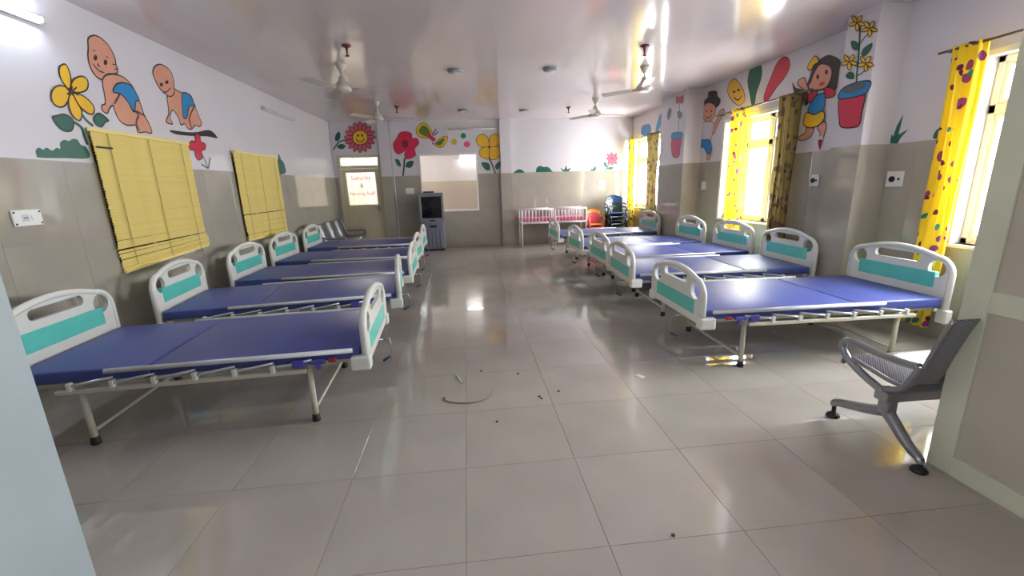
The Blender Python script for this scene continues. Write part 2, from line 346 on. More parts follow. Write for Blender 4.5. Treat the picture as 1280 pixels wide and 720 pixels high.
# murals painted on the walls
MURALS=[
('L','painted_flower','big painted yellow flower with five petals and dark green leaves, near the tubelight',[('s','stem','green',0.025,[(4.054,2.201),(4.102,2.125),(4.162,2.084)]),('s','stem','green',0.025,[(3.968,2.094),(4.008,2.077),(4.04,2.053),(4.047,1.989),(4.056,1.925)]),('o','leaf','green',0.012,[(3.799,2.101),(3.846,2.119),(3.9,2.136),(3.949,2.129),(3.976,2.095),(3.95,2.035),(3.906,2.011),(3.85,2.017),(3.813,2.055)]),('o','leaf','green',0.012,[(4.196,2.165),(4.248,2.197),(4.297,2.187),(4.34,2.152),(4.298,2.133),(4.249,2.09),(4.199,2.093),(4.18,2.123)]),('o','petal','yellow',0.012,[(4.018,2.523),(3.977,2.495),(3.956,2.445),(3.962,2.398),(3.983,2.361),(4.01,2.339),(4.035,2.372),(4.053,2.431),(4.052,2.492),(4.039,2.521)]),('o','petal','yellow',0.012,[(4.026,2.333),(4.037,2.378),(4.076,2.424),(4.133,2.459),(4.184,2.47),(4.214,2.448),(4.2,2.394),(4.156,2.355),(4.085,2.329)]),('o','petal','yellow',0.012,[(4.004,2.335),(3.959,2.352),(3.906,2.341),(3.852,2.298),(3.828,2.241),(3.842,2.196),(3.895,2.187),(3.948,2.221),(3.985,2.27)]),('o','petal','yellow',0.012,[(4.01,2.305),(3.976,2.256),(3.965,2.18),(3.986,2.128),(4.026,2.108),(4.058,2.138),(4.074,2.192),(4.052,2.245),(4.03,2.297)]),('o','petal','yellow',0.012,[(4.037,2.319),(4.04,2.28),(4.068,2.223),(4.12,2.186),(4.166,2.176),(4.202,2.206),(4.206,2.252),(4.169,2.291),(4.113,2.316)]),('s','vein','ink',0.01,[(4.015,2.322),(3.983,2.337)]),('s','vein','ink',0.01,[(4.015,2.322),(3.97,2.294)]),('s','vein','ink',0.01,[(4.02,2.323),(4.082,2.369)]),('s','vein','ink',0.01,[(4.02,2.323),(4.078,2.306)]),('s','vein','ink',0.01,[(4.017,2.323),(4.038,2.372)])]),
('L','painted_bush','low dark green painted bush left of the first yellow blind',[('f','foliage','green',0.012,[(3.589,1.814),(3.592,1.843),(3.624,1.867),(3.652,1.854),(3.683,1.872),(3.712,1.856),(3.731,1.854),(3.766,1.877),(3.796,1.871),(3.805,1.915),(3.849,1.943),(3.891,1.938),(3.926,1.957),(3.971,1.956),(3.991,1.919),(4.041,1.901),(4.039,1.818),(3.821,1.804),(3.609,1.794)])]),
('L','painted_baby','larger painted baby leaning forward in a blue nappy above the first blind',[('o','body','skin',0.012,[(4.416,2.529),(4.532,2.57),(4.655,2.567),(4.735,2.509),(4.779,2.411),(4.799,2.33),(4.812,2.259),(4.849,2.203),(4.869,2.125),(4.835,2.101),(4.774,2.107),(4.678,2.093),(4.663,2.154),(4.553,2.14),(4.469,2.174),(4.441,2.26),(4.439,2.293),(4.391,2.263),(4.346,2.212),(4.302,2.227),(4.307,2.271),(4.351,2.294),(4.366,2.368),(4.374,2.466)]),('o','nappy','blue',0.012,[(4.473,2.41),(4.517,2.474),(4.59,2.512),(4.69,2.522),(4.745,2.487),(4.786,2.4),(4.735,2.379),(4.693,2.289),(4.664,2.285),(4.635,2.35),(4.559,2.411)]),('o','head','skin',0.012,[(4.324,2.785),(4.355,2.82),(4.41,2.846),(4.472,2.845),(4.534,2.816),(4.571,2.767),(4.588,2.712),(4.583,2.661),(4.592,2.636),(4.577,2.593),(4.533,2.574),(4.46,2.555),(4.406,2.521),(4.376,2.491),(4.329,2.498),(4.298,2.527),(4.279,2.574),(4.283,2.652),(4.308,2.72)]),('f','eye','ink',0.012,[(4.379,2.664),(4.374,2.653),(4.366,2.644),(4.356,2.637),(4.347,2.635),(4.34,2.637),(4.337,2.644),(4.338,2.653),(4.343,2.664),(4.351,2.674),(4.361,2.681),(4.37,2.683),(4.377,2.681),(4.381,2.674)]),('f','eye','ink',0.012,[(4.482,2.654),(4.477,2.643),(4.468,2.633),(4.458,2.626),(4.448,2.623),(4.441,2.626),(4.437,2.633),(4.439,2.643),(4.444,2.654),(4.453,2.664),(4.463,2.671),(4.473,2.673),(4.48,2.671),(4.483,2.664)]),('s','mouth','ink',0.01,[(4.32,2.6),(4.333,2.578),(4.369,2.558),(4.417,2.556)]),('s','nose','ink',0.008,[(4.374,2.619),(4.364,2.596),(4.383,2.595)]),('s','ear_line','ink',0.008,[(4.534,2.651),(4.571,2.658),(4.584,2.632),(4.548,2.612)]),('s','eyebrow','ink',0.008,[(4.345,2.712),(4.371,2.717)]),('s','eyebrow','ink',0.008,[(4.478,2.704),(4.499,2.694)]),('s','leg_line','ink',0.01,[(4.542,2.408),(4.449,2.306)]),('s','leg_line','ink',0.01,[(4.664,2.285),(4.724,2.258),(4.671,2.179),(4.69,2.109)]),('s','leg_line','ink',0.01,[(4.7,2.29),(4.812,2.259)])]),
('L','painted_baby','smaller painted crawling baby in a blue nappy, above a dark branch',[('o','body','skin',0.012,[(5.224,2.514),(5.364,2.613),(5.421,2.611),(5.519,2.603),(5.643,2.612),(5.692,2.536),(5.727,2.41),(5.767,2.327),(5.707,2.274),(5.632,2.279),(5.538,2.224),(5.467,2.23),(5.432,2.268),(5.357,2.249),(5.35,2.298),(5.322,2.349),(5.269,2.389),(5.198,2.303),(5.22,2.24),(5.127,2.241),(5.128,2.267),(5.19,2.342),(5.208,2.437)]),('o','nappy','blue',0.012,[(5.493,2.592),(5.596,2.617),(5.664,2.574),(5.692,2.507),(5.582,2.474),(5.496,2.347),(5.432,2.338),(5.451,2.452)]),('o','head','skin',0.012,[(5.103,2.761),(5.178,2.812),(5.263,2.825),(5.359,2.797),(5.387,2.724),(5.369,2.627),(5.35,2.57),(5.27,2.522),(5.191,2.539),(5.122,2.576),(5.085,2.644),(5.069,2.703)]),('f','eye','ink',0.012,[(5.19,2.624),(5.185,2.615),(5.175,2.607),(5.164,2.601),(5.152,2.598),(5.143,2.6),(5.138,2.605),(5.138,2.613),(5.143,2.622),(5.153,2.63),(5.164,2.636),(5.176,2.638),(5.185,2.637),(5.19,2.632)]),('f','eye','ink',0.012,[(5.287,2.668),(5.282,2.659),(5.272,2.65),(5.26,2.644),(5.248,2.642),(5.238,2.643),(5.233,2.648),(5.233,2.656),(5.239,2.665),(5.248,2.674),(5.26,2.68),(5.272,2.683),(5.282,2.681),(5.287,2.676)]),('s','mouth','ink',0.01,[(5.155,2.552),(5.218,2.557),(5.299,2.613)]),('s','leg_line','ink',0.01,[(5.698,2.508),(5.542,2.354),(5.543,2.239)])]),
('L','painted_branch','dark painted branch under the smaller baby',[('f','bark','ink',0.012,[(5.155,2.17),(5.428,2.182),(5.633,2.206),(5.921,2.261),(6.058,2.182),(5.837,2.178),(5.513,2.149),(5.23,2.138)])]),
('L','painted_flower','small red painted flower between the two yellow blinds',[('s','stem','green',0.018,[(5.625,1.997),(5.681,1.91),(5.722,1.805)]),('s','leaf','green',0.02,[(5.6,1.845),(5.72,1.798)]),('s','leaf','green',0.02,[(5.81,1.934),(5.725,1.798)]),('o','petals','red',0.012,[(5.596,2.173),(5.676,2.181),(5.678,2.107),(5.761,2.084),(5.729,2.021),(5.652,1.999),(5.653,1.924),(5.552,1.888),(5.515,1.93),(5.51,1.989),(5.439,1.998),(5.433,2.055),(5.506,2.096),(5.56,2.096)])]),
('L','painted_pot','dark green painted pot shape right of the second blind',[('f','foliage','green',0.012,[(7.534,1.953),(7.637,1.994),(7.805,2.022),(7.824,2.098),(7.87,2.111),(7.911,2.057),(7.924,2.029),(8.025,1.977),(8.025,1.808),(7.562,1.792)])]),
('B','painted_flower','painted daisy with a smiling yellow face and rose petals above the door',[('s','stem','green',0.03,[(-2.71,2.629),(-2.891,2.588),(-3.038,2.418)]),('f','leaf','green',0.012,[(-2.972,2.625),(-2.947,2.747),(-2.863,2.819),(-2.838,2.73),(-2.887,2.623)]),('f','leaf','green',0.012,[(-2.954,2.486),(-2.845,2.548),(-2.75,2.496),(-2.845,2.424)]),('o','petal','rose',0.012,[(-2.045,2.676),(-2.066,2.649),(-2.116,2.632),(-2.176,2.634),(-2.222,2.652),(-2.238,2.679),(-2.217,2.707),(-2.167,2.723),(-2.107,2.722),(-2.06,2.704)]),('o','petal','rose',0.012,[(-2.085,2.545),(-2.115,2.527),(-2.167,2.53),(-2.22,2.554),(-2.254,2.589),(-2.257,2.621),(-2.227,2.639),(-2.176,2.636),(-2.123,2.613),(-2.088,2.578)]),('o','petal','rose',0.012,[(-2.174,2.435),(-2.208,2.429),(-2.253,2.451),(-2.291,2.494),(-2.308,2.54),(-2.297,2.572),(-2.263,2.578),(-2.219,2.556),(-2.181,2.514),(-2.164,2.468)]),('o','petal','rose',0.012,[(-2.298,2.363),(-2.331,2.37),(-2.362,2.408),(-2.379,2.462),(-2.376,2.513),(-2.354,2.54),(-2.321,2.533),(-2.29,2.495),(-2.273,2.441),(-2.276,2.39)]),('o','petal','rose',0.012,[(-2.438,2.34),(-2.464,2.359),(-2.477,2.406),(-2.47,2.465),(-2.447,2.512),(-2.417,2.529),(-2.391,2.511),(-2.378,2.463),(-2.385,2.404),(-2.407,2.357)]),('o','petal','rose',0.012,[(-2.571,2.369),(-2.587,2.397),(-2.579,2.447),(-2.55,2.501),(-2.512,2.537),(-2.478,2.542),(-2.462,2.515),(-2.47,2.464),(-2.498,2.411),(-2.537,2.374)]),('o','petal','rose',0.012,[(-2.678,2.446),(-2.681,2.479),(-2.654,2.524),(-2.607,2.564),(-2.559,2.584),(-2.527,2.577),(-2.523,2.544),(-2.55,2.499),(-2.597,2.459),(-2.646,2.439)]),('o','petal','rose',0.012,[(-2.741,2.559),(-2.731,2.591),(-2.69,2.624),(-2.633,2.645),(-2.582,2.646),(-2.556,2.627),(-2.566,2.595),(-2.607,2.562),(-2.665,2.541),(-2.716,2.539)]),('o','petal','rose',0.012,[(-2.753,2.689),(-2.731,2.716),(-2.682,2.732),(-2.623,2.731),(-2.577,2.713),(-2.562,2.686),(-2.583,2.658),(-2.633,2.642),(-2.692,2.644),(-2.738,2.661)]),('o','petal','rose',0.012,[(-2.711,2.818),(-2.681,2.836),(-2.631,2.833),(-2.579,2.81),(-2.545,2.776),(-2.543,2.744),(-2.572,2.726),(-2.623,2.729),(-2.675,2.752),(-2.709,2.786)]),('o','petal','rose',0.012,[(-2.622,2.926),(-2.589,2.932),(-2.545,2.911),(-2.508,2.869),(-2.492,2.824),(-2.502,2.792),(-2.536,2.786),(-2.579,2.808),(-2.616,2.849),(-2.633,2.894)]),('o','petal','rose',0.012,[(-2.5,2.997),(-2.468,2.99),(-2.438,2.954),(-2.421,2.9),(-2.424,2.851),(-2.446,2.824),(-2.479,2.831),(-2.509,2.868),(-2.525,2.921),(-2.522,2.97)]),('o','petal','rose',0.012,[(-2.363,3.02),(-2.337,3.002),(-2.324,2.956),(-2.331,2.898),(-2.353,2.852),(-2.383,2.835),(-2.409,2.853),(-2.422,2.9),(-2.415,2.957),(-2.393,3.003)]),('o','petal','rose',0.012,[(-2.231,2.993),(-2.215,2.965),(-2.222,2.916),(-2.251,2.864),(-2.289,2.828),(-2.323,2.822),(-2.339,2.849),(-2.331,2.899),(-2.303,2.951),(-2.264,2.987)]),('o','petal','rose',0.012,[(-2.124,2.918),(-2.12,2.886),(-2.147,2.841),(-2.193,2.801),(-2.242,2.781),(-2.274,2.788),(-2.277,2.82),(-2.251,2.865),(-2.205,2.905),(-2.156,2.925)]),('o','petal','rose',0.012,[(-2.058,2.807),(-2.068,2.774),(-2.109,2.742),(-2.167,2.72),(-2.218,2.719),(-2.244,2.738),(-2.234,2.77),(-2.193,2.803),(-2.136,2.824),(-2.084,2.826)]),('o','face','yellow',0.012,[(-2.223,2.674),(-2.248,2.606),(-2.302,2.552),(-2.374,2.522),(-2.451,2.524),(-2.517,2.556),(-2.558,2.612),(-2.567,2.681),(-2.542,2.749),(-2.489,2.802),(-2.417,2.832),(-2.34,2.83),(-2.275,2.799),(-2.233,2.743)]),('f','eye','ink',0.012,[(-2.416,2.722),(-2.419,2.71),(-2.426,2.699),(-2.435,2.694),(-2.444,2.694),(-2.451,2.7),(-2.456,2.71),(-2.456,2.723),(-2.453,2.736),(-2.446,2.746),(-2.437,2.752),(-2.428,2.751),(-2.421,2.746),(-2.416,2.735)]),('f','eye','ink',0.012,[(-2.325,2.721),(-2.328,2.708),(-2.335,2.698),(-2.344,2.692),(-2.353,2.692),(-2.36,2.698),(-2.365,2.709),(-2.365,2.721),(-2.362,2.734),(-2.355,2.744),(-2.347,2.75),(-2.338,2.75),(-2.33,2.744),(-2.326,2.734)]),('s','mouth','ink',0.02,[(-2.494,2.655),(-2.45,2.594),(-2.36,2.588),(-2.302,2.651)])]),
('B','painted_flower','large crimson painted flower left of the hatch window',[('s','stem','stem',0.04,[(-1.42,2.19),(-1.448,1.986),(-1.492,1.78)]),('f','leaf','green',0.012,[(-1.64,2.17),(-1.553,2.152),(-1.514,2.013),(-1.601,2.031)]),('f','leaf','green',0.012,[(-1.41,1.995),(-1.348,2.111),(-1.206,2.113),(-1.281,1.971)]),('o','petals','crimson',0.012,[(-1.56,2.647),(-1.472,2.769),(-1.341,2.792),(-1.216,2.75),(-1.199,2.64),(-1.095,2.638),(-1.051,2.536),(-1.138,2.427),(-1.168,2.387),(-1.152,2.26),(-1.263,2.186),(-1.394,2.179),(-1.412,2.281),(-1.378,2.367),(-1.542,2.284),(-1.637,2.372),(-1.649,2.523)]),('f','flower_centre','maroon',0.012,[(-1.303,2.516),(-1.313,2.477),(-1.336,2.446),(-1.367,2.429),(-1.399,2.43),(-1.427,2.448),(-1.444,2.48),(-1.448,2.519),(-1.437,2.558),(-1.414,2.589),(-1.384,2.606),(-1.352,2.605),(-1.324,2.587),(-1.307,2.556)])]),
('B','painted_butterfly','painted green and yellow butterfly over the hatch window',[('o','wing','yellow',0.012,[(-1.096,2.763),(-1.059,2.896),(-0.928,2.983),(-0.818,2.932),(-0.73,2.781),(-0.728,2.666),(-0.86,2.643),(-1.015,2.661)]),('o','wing','yellow',0.012,[(-0.698,2.494),(-0.547,2.627),(-0.376,2.674),(-0.394,2.559),(-0.497,2.434),(-0.614,2.426),(-0.738,2.53)]),('f','wing_patch','leafgreen',0.012,[(-1.028,2.761),(-0.999,2.87),(-0.922,2.924),(-0.832,2.882),(-0.758,2.757),(-0.763,2.682),(-0.884,2.679)]),('f','wing_patch','leafgreen',0.012,[(-0.661,2.508),(-0.55,2.592),(-0.442,2.625),(-0.457,2.56),(-0.531,2.48),(-0.611,2.467)]),('s','body','red',0.09,[(-0.814,2.703),(-0.741,2.631),(-0.666,2.579)]),('s','feeler','ink',0.02,[(-0.708,2.721),(-0.627,2.839)]),('s','feeler','ink',0.02,[(-0.69,2.69),(-0.579,2.778)])]),
('B','painted_dot','olive yellow painted dot right of the butterfly',[('f','dot','olive',0.012,[(-0.152,2.539),(-0.16,2.508),(-0.181,2.484),(-0.209,2.47),(-0.24,2.471),(-0.267,2.485),(-0.284,2.51),(-0.289,2.541),(-0.28,2.572),(-0.26,2.596),(-0.231,2.609),(-0.201,2.609),(-0.174,2.595),(-0.157,2.57)])]),
('B','painted_dot','teal green painted dot, highest of the three dots',[('f','dot','teal',0.012,[(0.074,2.671),(0.066,2.643),(0.047,2.62),(0.021,2.608),(-0.008,2.608),(-0.033,2.622),(-0.049,2.645),(-0.054,2.673),(-0.046,2.702),(-0.027,2.724),(-0.001,2.736),(0.028,2.736),(0.052,2.723),(0.069,2.7)])]),
('B','painted_dot','pink painted dot beside the yellow flower',[('f','dot','rose2',0.012,[(0.159,2.476),(0.15,2.446),(0.128,2.421),(0.097,2.408),(0.064,2.409),(0.035,2.423),(0.015,2.448),(0.01,2.479),(0.019,2.51),(0.041,2.535),(0.072,2.548),(0.105,2.547),(0.134,2.533),(0.153,2.507)])]),
('B','painted_flower','large four petalled yellow painted flower between hatch window and pilaster',[('s','stem','stem',0.035,[(0.61,2.147),(0.677,1.987),(0.749,1.772)]),('f','leaf','green',0.012,[(0.41,2.029),(0.496,2.051),(0.604,2.006),(0.617,1.871),(0.506,1.874)]),('f','leaf','green',0.012,[(0.737,1.932),(0.789,2.019),(0.89,2.059),(0.879,1.964),(0.801,1.866)]),('o','petal','yellow',0.012,[(0.621,2.398),(0.594,2.616),(0.489,2.697),(0.36,2.655),(0.312,2.553),(0.368,2.448),(0.493,2.394)]),('o','petal','yellow',0.012,[(0.621,2.398),(0.648,2.615),(0.742,2.699),(0.85,2.68),(0.908,2.558),(0.86,2.456),(0.748,2.399)]),('o','petal','yellow',0.012,[(0.62,2.391),(0.475,2.394),(0.381,2.327),(0.393,2.205),(0.5,2.136),(0.599,2.14)]),('o','petal','yellow',0.012,[(0.631,2.391),(0.749,2.406),(0.876,2.386),(0.886,2.263),(0.849,2.159),(0.737,2.109),(0.621,2.14)]),('f','flower_centre','maroon',0.012,[(0.653,2.397),(0.65,2.384),(0.641,2.373),(0.629,2.367),(0.616,2.368),(0.605,2.374),(0.597,2.385),(0.595,2.399),(0.599,2.412),(0.607,2.423),(0.619,2.429),(0.632,2.428),(0.643,2.422),(0.651,2.411)])]),
('B','painted_bush','smaller green painted bush, next to the pilaster',[('f','foliage','green',0.012,[(1.2,1.795),(1.246,1.823),(1.322,1.864),(1.415,1.843),(1.47,1.788),(1.476,1.763),(1.188,1.77)])]),
('B','painted_bush','wider green painted bush on the back wall',[('f','foliage','green',0.012,[(1.752,1.78),(1.78,1.887),(1.867,1.932),(1.953,1.901),(2.037,1.906),(2.112,1.861),(2.168,1.794),(2.244,1.749),(1.751,1.759)])]),
('B','painted_grass','left painted grass tuft on the back wall',[('F','blades','green',0.012,[(2.37,1.872),(2.473,1.815),(2.523,1.93),(2.549,1.831),(2.652,1.865),(2.569,1.751),(2.454,1.754)])]),
('B','painted_grass','right painted grass tuft on the back wall',[('F','blades','green',0.012,[(3.127,1.754),(3.176,1.833),(3.203,1.811),(3.279,1.903),(3.292,1.83),(3.262,1.751)])]),
('B','painted_flower','small pink painted flower near the far window',[('s','stem','green',0.03,[(3.639,1.938),(3.571,1.841),(3.546,1.765)]),('f','leaf','green',0.012,[(3.483,1.971),(3.537,1.977),(3.578,1.896),(3.551,1.853),(3.492,1.898)]),('f','leaf','green',0.012,[(3.572,1.816),(3.648,1.865),(3.735,1.848),(3.689,1.794)]),('o','petals','rose2',0.012,[(3.678,2.219),(3.726,2.153),(3.815,2.18),(3.805,2.108),(3.853,2.063),(3.808,2.006),(3.822,1.926),(3.744,1.946),(3.706,1.9),(3.654,1.948),(3.588,1.939),(3.598,2.011),(3.55,2.07),(3.592,2.113),(3.563,2.178),(3.641,2.155)]),('f','flower_centre','crimson',0.012,[(3.736,2.066),(3.733,2.049),(3.723,2.035),(3.707,2.028),(3.69,2.028),(3.674,2.036),(3.663,2.05),(3.659,2.068),(3.662,2.085),(3.673,2.099),(3.688,2.106),(3.705,2.105),(3.721,2.097),(3.732,2.083)])]),
('R','painted_balloon','round blue painted balloon above the far window',[('o','balloon','blue',0.012,[(10.368,2.714),(10.215,2.753),(9.912,2.726),(9.825,2.589),(10.037,2.51),(10.353,2.568)])]),
('R','painted_balloon','long blue painted balloon above the far window',[('o','balloon','blue',0.012,[(9.571,2.57),(9.496,2.742),(9.378,2.86),(9.239,2.876),(9.225,2.758),(9.338,2.629),(9.511,2.525)])]),
('R','painted_balloon','yellow painted balloon with a smiling face above the middle window',[('o','balloon','yellow',0.012,[(6.945,2.909),(6.884,2.977),(6.771,2.984),(6.632,2.875),(6.515,2.743),(6.481,2.628),(6.607,2.572),(6.812,2.688),(6.93,2.808)]),('s','mouth','ink',0.02,[(6.757,2.71),(6.637,2.656),(6.563,2.705)]),('f','eye','ink',0.012,[(6.731,2.802),(6.727,2.794),(6.731,2.787),(6.742,2.782),(6.757,2.781),(6.774,2.782),(6.789,2.787),(6.8,2.794),(6.803,2.802),(6.799,2.809),(6.789,2.814),(6.773,2.816),(6.756,2.814),(6.741,2.809)]),('f','eye','ink',0.012,[(6.621,2.805),(6.617,2.798),(6.621,2.791),(6.631,2.786),(6.646,2.784),(6.662,2.786),(6.677,2.79),(6.687,2.797),(6.691,2.805),(6.687,2.812),(6.677,2.817),(6.662,2.819),(6.645,2.817),(6.631,2.812)])]),
('R','painted_balloon','dark green painted balloon above the middle window',[('o','balloon','green',0.012,[(6.444,2.956),(6.386,3.067),(6.239,3.069),(6.154,2.975),(6.154,2.832),(6.224,2.671),(6.238,2.539),(6.302,2.535),(6.358,2.666),(6.435,2.833)])]),
('R','painted_balloon','long red painted balloon between green balloon and painted girl',[('o','balloon','rose3',0.012,[(6.039,2.548),(6.032,2.648),(5.946,2.814),(5.862,2.959),(5.747,3.015),(5.639,2.969),(5.603,2.868),(5.664,2.764),(5.813,2.66),(5.966,2.52)])]),
('R','painted_child','painted child with dark topknot and blue trousers left of the middle window',[('o','arm','skin',0.012,[(7.781,2.891),(7.841,2.821),(7.89,2.778),(7.801,2.588),(7.756,2.417),(7.687,2.367),(7.627,2.37),(7.666,2.508),(7.734,2.701)]),('o','arm','skin',0.012,[(7.028,2.595),(6.985,2.533),(7.059,2.46),(7.15,2.359),(7.241,2.234),(7.335,2.245),(7.324,2.293),(7.183,2.459),(7.144,2.558)]),('o','torso','paint',0.012,[(7.6,2.468),(7.306,2.428),(7.271,2.316),(7.346,2.137),(7.587,2.17),(7.625,2.359)]),('f','hair','hair',0.012,[(7.51,2.939),(7.379,2.936),(7.246,2.896),(7.218,2.825),(7.119,2.751),(7.159,2.664),(7.336,2.636),(7.613,2.701),(7.668,2.75),(7.611,2.83),(7.519,2.862)]),('o','head','skin',0.012,[(7.659,2.689),(7.6,2.749),(7.467,2.765),(7.289,2.696),(7.239,2.601),(7.297,2.495),(7.442,2.456),(7.609,2.53)]),('f','eye','ink',0.012,[(7.502,2.633),(7.503,2.626),(7.509,2.621),(7.518,2.619),(7.528,2.62),(7.538,2.625),(7.546,2.633),(7.549,2.641),(7.548,2.649),(7.542,2.654),(7.533,2.656),(7.523,2.654),(7.513,2.649),(7.505,2.642)]),('f','eye','ink',0.012,[(7.346,2.609),(7.348,2.601),(7.353,2.596),(7.362,2.594),(7.372,2.596),(7.382,2.601),(7.389,2.608),(7.392,2.616),(7.391,2.624),(7.386,2.629),(7.377,2.631),(7.367,2.629),(7.357,2.624),(7.35,2.617)]),('s','mouth','ink',0.02,[(7.532,2.549),(7.438,2.511),(7.342,2.55)]),('o','foot','skin',0.012,[(7.929,2.108),(7.82,2.109),(7.756,2.018),(7.75,1.911),(7.865,1.962)]),('o','foot','skin',0.012,[(7.386,1.928),(7.279,1.981),(7.297,1.841),(7.37,1.815),(7.409,1.869)]),('o','trousers','blue',0.012,[(7.721,2.163),(7.538,2.166),(7.339,2.136),(7.26,1.979),(7.307,1.913),(7.406,1.93),(7.541,2.043),(7.659,2.011),(7.732,1.931),(7.811,2.044),(7.758,2.124)])]),
('R','painted_child','painted girl with long dark hair, blue top and yellow skirt',[('f','pigtail','hair',0.012,[(5.525,2.666),(5.45,2.587),(5.339,2.546),(5.242,2.491),(5.18,2.417),(5.191,2.367),(5.253,2.338),(5.28,2.391),(5.314,2.325),(5.352,2.395),(5.402,2.382),(5.421,2.462),(5.466,2.526)]),('o','leg','skin',0.012,[(5.183,2.075),(5.07,2.056),(5.085,1.977),(5.147,1.938),(5.247,1.93),(5.318,1.965),(5.234,2.002),(5.188,2.034)]),('o','leg','skin',0.012,[(5.011,2.061),(4.917,2.114),(4.878,2.04),(4.894,1.956),(4.908,1.905),(4.962,1.911),(4.96,1.99)]),('f','shoe','ink',0.012,[(5.313,2.011),(5.323,1.947),(5.361,1.855),(5.378,1.924),(5.348,1.987)]),('f','sock','paint',0.012,[(4.961,1.946),(4.906,1.944),(4.903,1.901),(4.958,1.903)]),('f','shoe','maroon',0.012,[(4.969,1.908),(4.903,1.901),(4.911,1.844),(4.925,1.793),(4.958,1.849)]),('f','hair','hair',0.012,[(5.261,2.53),(5.233,2.656),(5.171,2.778),(5.066,2.835),(4.955,2.83),(4.808,2.735),(4.802,2.622),(4.81,2.431),(4.934,2.464),(5.118,2.475)]),('o','arm','skin',0.012,[(5.422,2.653),(5.361,2.676),(5.309,2.664),(5.218,2.521),(5.166,2.476),(5.19,2.446),(5.271,2.514),(5.4,2.603)]),('f','hand','skin',0.012,[(4.854,2.439),(4.8,2.412),(4.805,2.364),(4.843,2.38)]),('o','sleeve','rose3',0.012,[(5.201,2.465),(5.12,2.484),(5.072,2.449),(5.123,2.363),(5.203,2.377),(5.218,2.424)]),('o','sleeve','rose3',0.012,[(4.977,2.481),(4.892,2.472),(4.824,2.425),(4.831,2.369),(4.941,2.376)]),('o','top','blue',0.012,[(5.074,2.424),(4.967,2.425),(4.943,2.365),(4.951,2.239),(5.073,2.215),(5.182,2.258),(5.166,2.336)]),('o','skirt','yellow',0.012,[(5.196,2.252),(5.073,2.21),(4.961,2.232),(4.914,2.174),(4.949,2.101),(5.048,2.065),(5.172,2.081),(5.235,2.131),(5.23,2.203)]),('o','face','skin',0.012,[(5.174,2.659),(5.098,2.76),(4.994,2.742),(4.911,2.681),(4.892,2.595),(4.93,2.505),(5.003,2.478),(5.098,2.492),(5.197,2.517),(5.219,2.574),(5.188,2.602)]),('f','eye','ink',0.012,[(5.07,2.627),(5.071,2.616),(5.076,2.607),(5.084,2.604),(5.095,2.606),(5.106,2.614),(5.114,2.625),(5.119,2.638),(5.118,2.65),(5.113,2.658),(5.105,2.661),(5.094,2.659),(5.083,2.651),(5.075,2.64)]),('f','eye','ink',0.012,[(4.949,2.649),(4.949,2.638),(4.954,2.63),(4.962,2.626),(4.972,2.629),(4.983,2.636),(4.991,2.647),(4.995,2.66),(4.995,2.671),(4.99,2.679),(4.982,2.683),(4.972,2.68),(4.961,2.673),(4.953,2.661)]),('f','mouth','crimson',0.012,[(4.974,2.543),(4.972,2.534),(4.979,2.526),(4.992,2.521),(5.01,2.519),(5.029,2.521),(5.045,2.526),(5.055,2.535),(5.057,2.544),(5.05,2.552),(5.036,2.557),(5.018,2.559),(4.999,2.557),(4.983,2.552)]),('o','bow','yellow',0.012,[(5.273,2.786),(5.209,2.864),(5.159,2.873),(5.106,2.804),(5.171,2.778),(5.222,2.731)])]),
